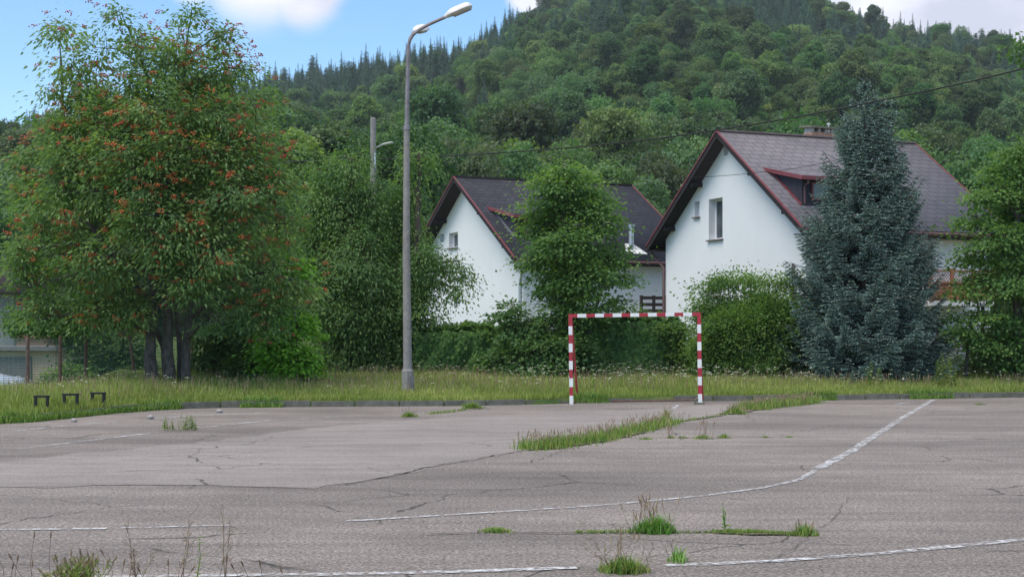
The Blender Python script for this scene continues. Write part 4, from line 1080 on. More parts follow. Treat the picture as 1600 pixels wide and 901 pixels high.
# bright maple sucker beside the rowan
Yb = 38.0
tree('maple_sapling', 'bright yellow green young maple low beside the dark bushes right of the rowan', 'tree', base_at(462, Yb), [stem_px([(462, 603), (464, 540), (458, 460), (450, 390)], Yb, .05, .02)],
     blobs_px([(460, 420, 22, 42), (470, 500, 26, 28), (462, 560, 34, 34, -.4), (440, 585, 35, 18), (425, 540, 30, 40), (485, 575, 16, 22)], Yb, .3), M['maple_bright'], .12, .10, 20, 36, .2, .4, gap=-1.2, droop=.35, seed=21)
Yd = 39.5
tree('dark_bush', 'dense dark bush in the shade between the rowan trunks and the bright sapling', 'bush', base_at(370, Yd), [stem_px([(380, 600), (382, 500)], Yd, .07, .03), stem_px([(345, 600), (340, 520)], Yd, .05, .03)],
     blobs_px([(330, 540, 40, 50), (385, 530, 55, 60), (430, 500, 45, 55), (400, 575, 60, 28, -.5), (330, 585, 30, 20)], Yd, .5), M['darkbush'], .105, .09, 18, 38, .22, .4, bark='bark_dark', gap=-1.3, seed=22)
tree('dark_bush', 'dark hedge like bush behind the mesh fence left of the rowan trunks', 'bush', base_at(165, 42), [stem_px([(165, 590), (160, 520)], 42, .06, .03), stem_px([(190, 590), (192, 520)], 42, .06, .03)],
     blobs_px([(150, 560, 45, 40), (195, 545, 40, 60), (120, 500, 40, 50), (60, 500, 60, 26), (215, 580, 35, 30)], 42, .5), M['darkbush'], .105, .09, 16, 36, .22, .4, bark='bark_dark', gap=-1.0, seed=23)
tree('bush', 'round grey green bush seen through the mesh fence in front of the beige garage', 'bush', base_at(110, 40), [stem_px([(110, 600), (110, 580)], 40, .04, .02)],
     blobs_px([(105, 588, 38, 26), (75, 602, 40, 16), (140, 600, 22, 22)], 40, .4), M['shrub'], .10, .06, 26, 26, .16, .6, bark='bark_dark', gap=-1.5, seed=24)

# vine covered trees left of / behind the lamp post
Yv = 43.5
tree('creeper_tree', 'tall dark tree draped in hanging creeper between the rowan and the lamp post', 'tree', base_at(545, Yv), [stem_px([(545, 590), (540, 450), (548, 300), (555, 250)], Yv, .16, .05)],
     blobs_px([(550, 250, 50, 32), (500, 265, 42, 34), (520, 320, 65, 60), (580, 310, 45, 60), (490, 390, 50, 60), (560, 400, 70, 70, -.6), (520, 470, 65, 60, -.6), (580, 490, 60, 60), (530, 550, 60, 44, -.5), (600, 560, 45, 34), (475, 330, 30, 40), (550, 350, 90, 90, 1.5), (550, 500, 80, 80, 1.2)], Yv, 1.0, 3),
     M['vine'], .10, .058, 5.2, 100, .30, .75, gap=-.5, gap_s=1.1, shellw=.3, inner=.3, droop=.75, bark='bark_dark', seed=31, up=.5)
tree('creeper_tree', 'creeper covered tree right behind the lamp post with an overhanging arm', 'tree', base_at(652, Yv), [stem_px([(655, 590), (650, 450), (652, 330), (655, 240)], Yv + .3, .16, .05)],
     blobs_px([(650, 245, 34, 28), (636, 290, 34, 45), (629, 350, 34, 50), (650, 410, 46, 50, -.5), (645, 470, 45, 50, -.5), (640, 530, 42, 46, -.4), (690, 404, 34, 18), (716, 407, 22, 14), (724, 425, 10, 22), (712, 448, 10, 16), (625, 570, 40, 26), (680, 440, 22, 30), (675, 510, 24, 40), (630, 410, 48, 100, 1.2)], Yv + .3, .7, 5),
     M['vine'], .095, .056, 7, 90, .25, .75, gap=-.6, gap_s=1.0, shellw=.3, inner=.3, droop=.7, bark='bark_dark', seed=32, up=.5)

# centre maple and its lower bush
Ym = 42.5
tree('maple_tree', 'upright green maple behind the goal post, in front of the black roofed house', 'tree', base_at(895, Ym), [stem_px([(893, 588), (892, 500), (888, 400), (885, 300), (882, 250)], Ym, .13, .03), stem_px([(905, 588), (925, 500), (950, 420), (965, 380)], Ym + .2, .07, .03)],
     blobs_px([(838, 322, 38, 26), (935, 312, 38, 26), (850, 275, 36, 24), (880, 262, 40, 26), (862, 285, 40, 24), (915, 290, 36, 26), (885, 320, 62, 36), (845, 350, 42, 30), (935, 345, 40, 34), (880, 375, 60, 44, -.6), (950, 395, 44, 34), (835, 400, 32, 32), (905, 430, 60, 46, -.7), (965, 435, 40, 30), (860, 440, 40, 36), (900, 480, 72, 30), (970, 470, 30, 18), (890, 400, 60, 80, 1.0), (900, 300, 40, 50, .7)], Ym, .8, 6),
     M['maple'], .10, .09, 6.2, 80, .29, .28, gap=-.45, gap_s=.8, shellw=.3, inner=.3, droop=.3, seed=41)
tree('hazel_bush', 'dark spreading bush under the middle maple, left of the goal', 'bush', base_at(820, 42.0), [stem_px([(822, 590), (815, 520), (805, 480)], 42.0, .05, .02), stem_px([(850, 590), (860, 530)], 42.0, .05, .02)],
     blobs_px([(800, 478, 24, 20), (825, 510, 50, 38), (865, 545, 55, 44, -.4), (800, 560, 46, 32), (905, 545, 38, 44), (785, 490, 14, 10), (840, 575, 55, 18, -.5)], 42.0, .5), M['darkbush'], .11, .095, 9, 60, .23, .35, bark='bark_dark', gap=-1.1, seed=42)

# creeper hedge: an overgrown fence, flat topped
def hedge(name, label, px0, px1, ytop, Y, depth, mat, n, seed, rough=.05, leaf=.11):
    rg = np.random.default_rng(seed); x0 = P(px0, 0, Y)[0]; x1 = P(px1, 0, Y)[0]; zg = gz1((px0 + px1) / 2, Y); zt_ = P(0, ytop, Y)[2]; H = zt_ - zg
    root = empty(name, ((x0 + x1) / 2, Y, zg), label, 'hedge')
    a1_, a2_, a3_ = (x1 - x0) * H, (x1 - x0) * depth, depth * H
    pr = np.array([a1_, a1_ * .5, a2_ * 1.3, a3_, a3_]); k = rg.choice(5, n, p=pr / pr.sum())
    X_ = rg.uniform(x0, x1, n); Z_ = zg + H * rg.random(n); Y_ = Y + depth * (rg.random(n) - .5)
    nn = np.zeros((n, 3))
    Y_[k == 0] = Y - depth / 2; nn[k == 0] = (0, -1, .35); Y_[k == 1] = Y + depth / 2; nn[k == 1] = (0, 1, .3); Z_[k == 2] = zt_; nn[k == 2] = (0, -.2, 1)
    X_[k == 3] = x0; nn[k == 3] = (-1, 0, .3); X_[k == 4] = x1; nn[k == 4] = (1, 0, .3)
    p = np.stack([X_, Y_, Z_], 1); bn = blob_noise(p, .55, seed); bn2 = blob_noise(p, 2.2, seed + 1)
    p += unit(nn) * (bn * .13 + bn2 * .14 + rg.normal(0, rough, n))[:, None]
    nr_ = unit(unit(nn) + [0, 0, .35] + rg.normal(size=(n, 3)) * .4); d = unit(np.stack([rg.normal(0, .6, n), -.15 * np.ones(n), -1 + rg.normal(0, .3, n)], 1)); top_ = k == 2
    d[top_] = unit(rg.normal(size=(top_.sum(), 3)) * [1, 1, .3])
    L = leaf * rg.uniform(.7, 1.3, n); V, Fc = kites(p, d, nr_, L, L * .95, .1)
    tn = np.clip(.35 + .18 * bn2 + rg.normal(0, .2, n), 0, 1)
    mesh_np('foliage', V, Fc, mat, root, np.repeat(tn, 4))
    m1 = MB()
    m1.box(((x0 + x1) / 2, Y, zg + H / 2 - .05), (x1 - x0 - .15, depth * .45, H - .25)); m1.build('core', M['wood_dark'], root)
    # loose shoots on top
    q = 260; xs_ = rg.uniform(x0, x1, q); A_ = np.stack([xs_, Y + rg.uniform(-.3, .3, q) * depth, np.full(q, zt_ - .05)], 1); B_ = A_ + rg.normal(size=(q, 3)) * [.12, .1, .05] + np.array([0, 0, 1]) * rg.uniform(.05, .28, q)[:, None]
    V, Fc = tubes_np(A_, B_, np.full(q, .004), np.full(q, .002), 3); mesh_np('shoots', V, Fc, M['bark_dark'], root)
    idx = np.repeat(np.arange(q), 5); t = rg.random(len(idx))[:, None]; pp = A_[idx] * (1 - t) + B_[idx] * t; d = rand_dir(len(idx), rg); V, Fc = kites(pp, d, rand_dir(len(idx), rg) + [0, 0, 1.], np.full(len(idx), leaf * .9), np.full(len(idx), leaf * .7))
    mesh_np('top_leaves', V, Fc, mat, root, np.repeat(rg.random(len(idx)), 4))
hedge('creeper_hedge', 'dark green creeper hedge left of the middle maple, below the white house wall', 650, 815, 517, 43.2, .7, M['hedge'], 17000, 51)
hedge('creeper_hedge', 'dark green creeper hedge seen through the goal mouth', 880, 1060, 503, 43.4, .7, M['hedge'], 19000, 52)
tree('elder_bush', 'light green bush at the right end of the hedge beside the right goal post', 'bush', base_at(1065, 42.9), [stem_px([(1065, 590), (1062, 540)], 42.9, .05, .02)],
     blobs_px([(1062, 520, 26, 18), (1068, 550, 30, 28), (1080, 575, 26, 18), (1040, 512, 20, 10)], 42.9, .3), M['shrub'], .10, .065, 24, 44, .18, .5, bark='bark_dark', gap=-1.4, seed=53)
tree('flowering_shrub', 'thin reddish twiggy shrub above the hedge beneath the terrace railing', 'shrub', base_at(1010, 46), [stem_px([(1010, 560), (1005, 510)], 46, .03, .015), stem_px([(990, 560), (985, 515)], 46, .03, .015)],
     blobs_px([(1000, 490, 26, 14), (1030, 492, 16, 12), (975, 497, 18, 12)], 46, .3), M['shrub'], .09, .06, 18, 14, .18, .6, bark='bark_dark', gap=-.8, seed=54)
# light shrub row right of the goal
Ys = 42.0
tree('lilac_shrub', 'big leafy light green shrub with upright shoots between the goal and the blue spruce', 'shrub', base_at(1170, Ys), [stem_px([(1150, 588), (1145, 520), (1140, 470)], Ys, .05, .02), stem_px([(1190, 588), (1195, 520), (1200, 470)], Ys, .05, .02)],
     blobs_px([(1113, 490, 36, 28), (1160, 486, 44, 34), (1205, 482, 40, 34), (1245, 482, 30, 30), (1150, 505, 50, 34, -.3), (1215, 505, 46, 34, -.3), (1105, 550, 34, 40, -.2), (1250, 550, 34, 40), (1125, 530, 38, 40), (1180, 530, 50, 44, -.5), (1235, 530, 38, 44), (1110, 570, 30, 20), (1170, 572, 55, 18, -.3), (1230, 575, 40, 16)] +
              [(x_, y_, 5, 16) for x_, y_ in ((1094, 458), (1108, 450), (1122, 446), (1138, 448), (1152, 444), (1166, 436), (1180, 446), (1192, 442), (1208, 446), (1222, 438), (1240, 444), (1130, 436))], Ys, .5, 2),
     M['shrub'], .085, .055, 19, 80, .22, .7, bark='bark_dark', gap=-.95, gap_s=.8, shellw=.28, droop=.0, seed=55, up=.4)
# right maple
Yq = 41.0
tree('maple_tree', 'broad leafy maple filling the right edge of the picture', 'tree', base_at(1590, Yq), [stem_px([(1592, 590), (1588, 500), (1590, 400), (1595, 250)], Yq, .15, .05), stem_px([(1510, 588), (1512, 540), (1530, 480)], Yq + .3, .05, .03), stem_px([(1560, 588), (1557, 540), (1555, 470)], Yq + .3, .06, .03)],
     blobs_px([(1560, 535, 56, 32, -.2), (1512, 515, 32, 26, -.1), (1600, 560, 50, 30), (1515, 335, 34, 26, -.4), (1508, 400, 30, 26, -.3), (1518, 452, 38, 30, -.5), (1505, 490, 26, 20, -.3), (1540, 300, 30, 24), (1595, 225, 45, 30), (1575, 262, 45, 32), (1625, 250, 50, 50), (1555, 300, 44, 32), (1600, 320, 60, 50), (1530, 345, 34, 22), (1570, 370, 65, 44, -.6), (1525, 395, 30, 26), (1540, 430, 40, 32), (1600, 430, 70, 50, -.8), (1570, 490, 58, 38, -.3), (1520, 495, 28, 22), (1620, 520, 60, 40), (1500, 510, 22, 10), (1545, 525, 25, 18), (1680, 300, 70, 80), (1690, 430, 70, 80), (1620, 380, 80, 110, 1.2)], Yq, .9, 8),
     M['maple'], .10, .09, 5.6, 80, .30, .28, gap=-.5, gap_s=.9, shellw=.3, inner=.3, droop=.3, seed=61)
tree('undergrowth_bush', 'low gloomy bush at the foot of the right hand maple', 'bush', base_at(1560, 43.4), [stem_px([(1560, 590), (1558, 570)], 43.4, .03, .02)],
     blobs_px([(1505, 572, 30, 20), (1550, 565, 40, 28), (1600, 568, 44, 30), (1540, 540, 26, 24, -.5), (1585, 535, 34, 26), (1500, 530, 20, 20, .4), (1640, 560, 40, 34)], 43.4, .3), M['darkbush'], .10, .085, 12, 46, .22, .5, bark='bark_dark', gap=-.6, seed=62)
tree('bush', 'small light leafed bush between the slat fence and the spruce', 'bush', base_at(1497, 44.3), [stem_px([(1497, 590), (1497, 560)], 44.3, .03, .02)],
     blobs_px([(1492, 562, 15, 18), (1520, 575, 14, 12)], 44.3, .3), M['shrub'], .10, .06, 18, 20, .16, .5, bark='bark_dark', gap=-1, seed=63)

# blue spruce
def spruce(label, px, Y, ytop, rpx, seed, halves=()):
    rg = np.random.default_rng(seed); b = base_at(px, Y); zt_ = P(0, ytop, Y)[2]; H = zt_ - b[2]; Rm = rpx * Y / F
    root = empty('blue_spruce', b, label, 'tree')
    m1 = MB(); m1.tube([b, b + [0, 0, H * .5], b + [0.02, 0, H * .97]], [.17, .09, .012], 10); m1.build('trunk', M['bark_dark'], root, smooth=True)
    m1 = MB(); m1.tube([b + [.25, .1, H * .84], b + [.5, .1, H * .9], b + [.56, .1, H * .965]], [.03, .022, .008], 6); m1.build('trunk', M['bark_dark'], root, smooth=True)
    SA, SB, SR, ST = [], [], [], []; BA, BB = [], []
    def whorls(c0, H0, H1, Rf, nst):
        z = H0
        while z < H1:
            t = (z - H0) / (H1 - H0); nb = rg.integers(19, 24) if t < .85 else rg.integers(7, 10)
            for k in range(nb):
                az = rg.uniform(0, 2 * math.pi); R = Rf(t) * rg.uniform(.74, 1.12); 
                if R < .08: R = .08
                elev = (-.18 + .55 * t) + rg.normal(0, .08)
                d = np.array([math.cos(az), math.sin(az), 0]); s_ = np.array([-math.sin(az), math.cos(az), 0])
                p0_ = c0 + np.array([0, 0, z + rg.uniform(-.07, .07)]); m = max(4, int(R / .075)); prev = p0_
                for i in range(1, m + 1):
                    tt = i / m; p_ = p0_ + d * R * tt + np.array([0, 0, 1]) * (R * tt * elev + R * .20 * tt ** 3 - R * .16 * math.sin(tt * math.pi))
                    BA.append(prev); BB.append(p_)
                    if tt > .22:
                        for sg in (-1, 1):
                            l = (.10 + .42 * R * (1 - tt) ** .8 * .8) * rg.uniform(.7, 1.2); l = min(l, .55)
                            e = unit(d * rg.uniform(.7, 1.0) + s_ * sg * rg.uniform(.6, .95) + np.array([0, 0, rg.normal(-.12, .16)]))
                            q = p_ + e * l; q[2] -= l * .12
                            SA.append(p_.copy()); SB.append(q); SR.append(.026); ST.append(rg.random())
                            if l > .22:
                                for u_ in (.35, .62):
                                    r_ = p_ + (q - p_) * u_; l2 = l * (1 - u_) * .8
                                    for s2 in (-1, 1):
                                        e2 = unit(e + np.cross([0, 0, 1.], e) * s2 * .8 + np.array([0, 0, rg.normal(0, .1)])); SA.append(r_); SB.append(r_ + e2 * (l2 + .06)); SR.append(.023); ST.append(rg.random())
                    prev = p_
                SA.append(p0_ + (prev - p0_) * .55); SB.append(prev + unit(prev - p0_) * .1 + np.array([0, 0, .03])); SR.append(.028); ST.append(rg.random())
            z += rg.uniform(.29, .37) * (1 if t < .7 else .6)
    prof = lambda t: Rm * (np.interp(t, [0, .08, .25, .5, .7, .85, .95, 1], [1.0, 1.0, .90, .66, .43, .25, .12, .03]))
    whorls(b, .18, H, prof, 0)
    whorls(b + [.56, .1, 0], H * .90, H * .965, lambda t: .3 * (1 - t) + .05, 0)
    SA, SB, SR, ST = np.array(SA), np.array(SB), np.array(SR), np.array(ST); n = len(SA)
    k = 11; idx = np.repeat(np.arange(n), k); t = np.tile(np.linspace(.02, 1, k), n); ax = unit(SB - SA)[idx]
    p = SA[idx] + (SB - SA)[idx] * t[:, None]
    r = unit(np.cross(ax, rand_dir(len(idx), rg))); r[:, 2] = np.abs(r[:, 2]) * .8 + r[:, 2] * .2; d = unit(ax * .75 + r); d[:, 2] += .18
    L = SR[idx] * 2.0 * (1 - .3 * t); V, Fc = kites(p, d, rand_dir(len(idx), rg), L * 1.1, np.full(len(idx), .016), 0)
    tip = np.clip(.08 + .85 * t ** 2 * (.4 + .8 * ST[idx]) + rg.normal(0, .1, len(idx)), 0, 1)
    tv, tf = tubes_np(SA, SB, SR * .42, SR * .3, 3); 
    mesh_np('crown', np.concatenate([V, tv]), [Fc, tf + len(V)], M['spruce'], root, np.concatenate([np.repeat(tip, 4), np.repeat(.15 + .3 * ST, 9)]))
    BA, BB = np.array(BA), np.array(BB); tv, tf = tubes_np(BA, BB, np.full(len(BA), .012), np.full(len(BA), .009), 3); mesh_np('branches', tv, tf, M['bark_dark'], root)
spruce('tall blue spruce standing in front of the brown roofed house', 1352, 41.5, 134, 138, 71)

# ================================================================== WOODED HILL AND BACKGROUND TREES
def broadleaf_mesh(name, seed, mat, n=9000, H=12., R=4.2, leaf=.42):
    rg = np.random.default_rng(seed); C = []
    nb = 16
    bl = []
    for i in range(nb):
        t = rg.random(); z = H * (.35 + .58 * t); rr = R * (.72 if t < .75 else .4) * rg.random() ** .6; a_ = rg.uniform(0, 6.28); bl.append((np.array([rr * math.cos(a_), rr * math.sin(a_), z]), R * rg.uniform(.28, .5)))
    per = n // nb; V = []; T = []
    for c, r in bl:
        d = rand_dir(per, rg); d[:, 2] = np.abs(d[:, 2]) * np.where(rg.random(per) < .75, 1, -1); rad = r * (1 + .34 * blob_noise(c + d * r, 1.5, seed) + rg.normal(0, .07, per))
        p = c + d * rad[:, None] * [1, 1, .85]; nr_ = unit(d + rg.normal(size=(per, 3)) * .5 + [0, 0, .3]); dd = rand_dir(per, rg); L = leaf * rg.uniform(.6, 1.3, per)
        v, _ = kites(p, dd, nr_, L, L * .8, .1); V.append(v); T.append(np.repeat(np.clip(.45 + rg.normal(0, .17) + rg.normal(0, .13, per), 0, 1), 4))
    V = np.concatenate(V); tn = np.concatenate(T); nq = len(V) // 4
    tv, tf = tubes_np(np.array([[0, 0, -1.5]]), np.array([[0, 0, H * .7]]), np.array([.22]), np.array([.08]), 6)
    o_ = mesh_np(name, np.concatenate([V, tv]), [np.arange(nq * 4).reshape(-1, 4), tf + nq * 4], mat, None, np.concatenate([tn, np.zeros(len(tv))])); COL.objects.unlink(o_); return o_
def conifer_mesh(name, seed, mat, H=15., R=2.4, pine=False):
    rg = np.random.default_rng(seed); A_, B_, T_, Wd = [], [], [], []
    z = H * (.12 if not pine else .45)
    while z < H * .99:
        t = (z / H); r = R * (1 - t) ** .95 * 1.12 if not pine else R * (1.1 - abs(t - .7) * 2.2) * rg.uniform(.5, 1)
        r = max(r, .06)
        for k in range(12 if t < .8 else 7):
            a_ = rg.uniform(0, 6.28); rr = r * rg.uniform(.65, 1.12); d = np.array([math.cos(a_), math.sin(a_), 0]); p = np.array([0, 0, z]); e = p + d * rr + np.array([0, 0, -rr * .35 + .25])
            m = max(3, int(rr / .22))
            for i in range(m):
                tt = (i + .5) / m; c = p + (e - p) * tt + np.array([0, 0, .12 * math.sin(tt * 3.1)]);
                for q in range(2):
                    dr = unit(d + rg.normal(size=3) * .7 + [0, 0, -.25]); A_.append(c); B_.append(dr); T_.append(rg.random()); Wd.append(.52 * (1 - .4 * tt) * min(1, .25 + .45 * r))
        z += rg.uniform(.28, .42) * H / 15
    A_ = np.array(A_); B_ = np.array(B_); n = len(A_); L = np.array(Wd) * rg.uniform(.7, 1.2, n); nr_ = unit(rg.normal(size=(n, 3)) * .5 + [0, 0, 1.]); V, Fc = kites(A_, B_, nr_, L, L * .5, .3)
    tv, tf = tubes_np(np.array([[0, 0, -1.5]]), np.array([[0, 0, H]]), np.array([.18]), np.array([.02]), 6)
    o_ = mesh_np(name, np.concatenate([V, tv]), [Fc, tf + n * 4], mat, None, np.concatenate([np.repeat(np.array(T_), 4), np.zeros(len(tv))])); COL.objects.unlink(o_); return o_
BLV = [broadleaf_mesh('broadleaf_tree', 100 + i, M['forest'], n=17000, H=[12, 11, 13, 12.5, 10][i], R=[4.1, 4.4, 3.8, 4.6, 3.4][i], leaf=.30) for i in range(5)]
CFV = [conifer_mesh('conifer_tree', 200 + i, M['conifer'], H=[15, 17, 14, 15][i], R=[3.2, 3.0, 3.6, 3.0][i], pine=(i == 3)) for i in range(4)]
rg = np.random.default_rng(77)
sp = 6.6; gx_, gy_ = np.meshgrid(np.arange(-520, 520, sp), np.arange(128, 800, sp * .95)); px_ = gx_.ravel() + rg.uniform(-.45, .45, gx_.size) * sp; py_ = gy_.ravel() + rg.uniform(-.45, .45, gx_.size) * sp
dd = 800 + F * px_ / py_; ok = (dd > -420) & (dd < 2050)
px_, py_, dd = px_[ok], py_[ok], dd[ok]; pz_ = 1.5 + hill(px_, py_)
scr = HOR - F * (pz_ + 10 - EYE) / py_
cn = fbm(px_, py_, 120, 21) + rg.normal(0, .22, len(px_)); tt = np.clip((py_ - 145) / (HR - 145), 0, 1)
pc = np.where((dd < 800) & (tt > .62), 1.1, np.interp(tt, [0, .35, .5, .7, 1], [-.45, -.22, .2, .55, .62])) + cn * .6
isc = pc > .42
scl = np.where(isc, rg.uniform(.6, 1.35, len(px_)), np.where(rg.random(len(px_)) < .2, rg.uniform(1.2, 1.6, len(px_)), rg.uniform(.6, 1.15, len(px_)))) * np.interp(tt, [0, .3, .8], [1.1, 1.0, .95])
thin = rg.random(len(px_)) < np.where(isc, .28, .16)
kind = np.where(isc, 5 + rg.integers(0, 4, len(px_)), rg.integers(0, 5, len(px_)))
kind = np.where((kind == 8) & (rg.random(len(px_)) < .5), 6, kind)
rot = rg.uniform(0, 6.28, len(px_)); pts = np.stack([px_, py_, pz_ - .3], 1)
inview = (dd > -40) & (dd < 1640) & ~thin
# the individually visible trees: nearest broadleaves at the hill foot, and the conifers along the skyline plus the nearest ones
bro = np.where(~isc & inview & (scr < 330))[0]; bro = bro[np.argsort(py_[bro])][:290]
cin = np.where(isc & inview & (scr < 330) & (scr > -60))[0]
ridge = cin[(tt[cin] > .93)]; ridge = ridge[np.argsort(scr[ridge] - np.interp(dd[ridge], SKX, SKY_))][:150]
rest = np.setdiff1d(cin, ridge); rest = rest[np.argsort(py_[rest])][:140]
single = np.concatenate([bro, ridge, rest]); SRC = BLV + CFV
for i in single:
    o_ = SRC[kind[i]].copy(); COL.objects.link(o_); o_.location = pts[i]; o_.rotation_euler = (0, 0, rot[i]); s_ = scl[i]; w_ = rg.uniform(.85, 1.2); o_.scale = (s_ * w_, s_ * w_, s_ * rg.uniform(.85, 1.15))
    if kind[i] < 5: tag(o_, 'round crowned broadleaf tree among its like on the lower wooded hillside', 'tree', 'broadleaf trees on the lower hillside')
    elif i in ridge: tag(o_, 'dark pointed conifer standing along the crest of the wooded hill', 'tree', 'conifers along the crest')
    else: tag(o_, 'dark conifer standing among the broadleaf trees of the hillside', 'tree', 'conifers on the hillside slope')
rem = np.setdiff1d(np.where(~thin)[0], single)
def scatter(name, sel, srcs, kinds, label):
    me = bpy.data.meshes.new(name); me.vertices.add(len(sel)); me.vertices.foreach_set('co', pts[sel].astype(np.float32).ravel())
    for nm, arr, ty in (('rotz', rot[sel], 'FLOAT'), ('scl', scl[sel], 'FLOAT'), ('knd', kinds[sel], 'INT')):
        at = me.attributes.new(nm, ty, 'POINT'); at.data.foreach_set('value', arr.astype(np.float32 if ty == 'FLOAT' else np.int32))
    o_ = bpy.data.objects.new(name, me); COL.objects.link(o_); tag(o_, label, 'forest', kind='stuff')
    ng = bpy.data.node_groups.new(name, 'GeometryNodeTree'); ng.interface.new_socket('Geometry', in_out='INPUT', socket_type='NodeSocketGeometry'); ng.interface.new_socket('Geometry', in_out='OUTPUT', socket_type='NodeSocketGeometry')
    N_ = ng.nodes.new; K = ng.links.new; gi = N_('NodeGroupInput'); go = N_('NodeGroupOutput'); jn = N_('GeometryNodeJoinGeometry')
    def attr(nm, ty):
        a_ = N_('GeometryNodeInputNamedAttribute'); a_.data_type = ty; a_.inputs['Name'].default_value = nm; return a_.outputs['Attribute']
    ra_, sa_, ka_ = attr('rotz', 'FLOAT'), attr('scl', 'FLOAT'), attr('knd', 'INT')
    cx = N_('ShaderNodeCombineXYZ'); K(ra_, cx.inputs['Z'])
    for k, src in srcs:
        cp = N_('FunctionNodeCompare'); cp.data_type = 'INT'; cp.operation = 'EQUAL'; K(ka_, cp.inputs[2]); cp.inputs[3].default_value = k
        oi = N_('GeometryNodeObjectInfo'); oi.inputs['Object'].default_value = src; oi.inputs['As Instance'].default_value = True
        ip = N_('GeometryNodeInstanceOnPoints'); K(gi.outputs[0], ip.inputs['Points']); K(cp.outputs[0], ip.inputs['Selection']); K(oi.outputs['Geometry'], ip.inputs['Instance']); K(cx.outputs[0], ip.inputs['Rotation']); K(sa_, ip.inputs['Scale']); K(ip.outputs[0], jn.inputs[0])
    K(jn.outputs[0], go.inputs[0]); md = o_.modifiers.new('scatter', 'NODES'); md.node_group = ng; return o_
rb_ = rem[kind[rem] < 5]; rc_ = rem[kind[rem] >= 5]
scatter('broadleaf_forest', rb_, list(enumerate(BLV)), kind, 'dense mixed broadleaf forest covering the hillside')
scatter('conifer_forest', rc_, [(5 + i, s) for i, s in enumerate(CFV)], kind, 'dark conifer stands on the upper hillside')

# larger trees between the gardens and the hill
FBL = [broadleaf_mesh('broadleaf_tree', 300 + i, M['forest'], n=26000, H=[11, 12, 10][i], R=[3.6, 3.2, 4.2][i], leaf=.24) for i in range(3)]
BT = [(455, 88, 215, 0, 'leafy tree behind the rowan, under the dark forest edge'), (515, 100, 200, 1, 'leafy tree rising behind the utility pole'), (610, 96, 222, 2, 'leafy tree between the utility pole and the lamp post'),
      (720, 118, 235, 2, 'broad tree rising behind the black roofed house at its left'), (800, 130, 240, 0, 'round tree behind the ridge of the black roofed house'), (930, 84, 262, 1, 'pale green tree directly behind the middle maple'),
      (978, 92, 282, 0, 'pale green tree behind the right end of the black roof'), (1040, 120, 262, 2, 'broad tree seen in the gap between the two white houses'), (1022, 100, 325, 1, 'small bright tree low in the gap between the two white houses'),
      (1090, 140, 225, 0, 'tree rising behind the left slope of the brown roof'), (1240, 150, 200, 2, 'tree behind the ridge of the brown roof'), (1430, 120, 250, 1, 'tree at the right end of the brown roof'),
      (1500, 100, 262, 0, 'tree behind the roof edge, left of the right hand maple'), (1560, 100, 250, 2, 'tree behind the right hand maple'),
      (20, 95, 330, 2, 'tree behind the grey house at the left edge'), (-60, 80, 300, 0, 'tree by the grey house off the left edge'), (130, 80, 320, 1, 'tree behind the lower left crown of the rowan'), (250, 85, 300, 2, 'tree behind the middle of the rowan'), (350, 82, 330, 0, 'tree behind the right side of the rowan')]
for (px, Y, yt, k, lab) in BT:
    o_ = FBL[k].copy(); COL.objects.link(o_); zg = gz1(px, Y) - .1; o_.location = (P(px, 0, Y)[0], Y, zg); H = P(0, yt, Y)[2] - zg
    s_ = H / [11, 12, 10][k]; o_.scale = (min(s_, 1.15), min(s_, 1.15), s_); o_.rotation_euler = (0, 0, rg.uniform(0, 6)); tag(o_, lab, 'tree')
# dark branch of a nearer tree at the top right corner
tree('beech_tree', 'dark tree poking in at the top right corner above the cable', 'tree', base_at(1690, 60), [stem_px([(1690, 570), (1690, 300), (1665, 100)], 60, .25, .08)],
     blobs_px([(1604, 88, 22, 22), (1618, 62, 28, 24), (1650, 90, 34, 40), (1700, 180, 60, 90), (1592, 70, 14, 12), (1700, 300, 50, 60)], 60, .8), M['darkbush'], .22, .18, 5, 26, .4, .5, bark='bark_dark', gap=-1, seed=81)

# ================================================================== VERGE GRASS, FLOWERS, WEEDS
def blades(p, h, wd, rg, lean=.3):
    """two-quad bent blades; p base points"""
    n = len(p); az = rg.uniform(0, 2 * math.pi, n); s_ = np.stack([np.cos(az), np.sin(az), np.zeros(n)], 1); l = np.stack([-np.sin(az), np.cos(az), np.zeros(n)], 1) * (h * rg.normal(0, lean, n))[:, None]
    w = (s_ * (wd / 2)[:, None]); m = p + l * .4 + np.stack([0 * h, 0 * h, h * .6], 1); t = p + l * 1.1 + np.stack([0 * h, 0 * h, h], 1)
    V = np.stack([p - w, p + w, m + w * .8, m - w * .8, t], 1).reshape(-1, 3); b = np.arange(n)[:, None] * 5
    return V, [np.concatenate([b, b + 1, b + 2, b + 3], 1), np.concatenate([b + 3, b + 2, b + 4], 1)]
def merge(parts):
    V = []; F4 = []; F3 = []; T = []; n = 0
    for v, fs, t in parts:
        V.append(v); T.append(t)
        for f in (fs if isinstance(fs, list) else [fs]): (F4 if f.shape[1] == 4 else F3).append(f + n)
        n += len(v)
    out = []
    if F4: out.append(np.concatenate(F4))
    if F3: out.append(np.concatenate(F3))
    return np.concatenate(V), out, np.concatenate(T)
rg = np.random.default_rng(5)
n = 260000
x_ = rg.uniform(-17, 20, n); off = 13.0 * rg.random(n) ** 1.15; y_ = curb_y(x_) + .17 + off
d_ = 800 + F * x_ / y_; ok = (d_ > -120) & (d_ < 1720) & (y_ < 48); x_, y_, off = x_[ok], y_[ok], off[ok]
p = np.stack([x_, y_, ground_z(x_, y_)], 1); pn = blob_noise(p * [1, 1, 0], 1.5, 3); pn2 = blob_noise(p * [1, 1, 0], 5, 8)
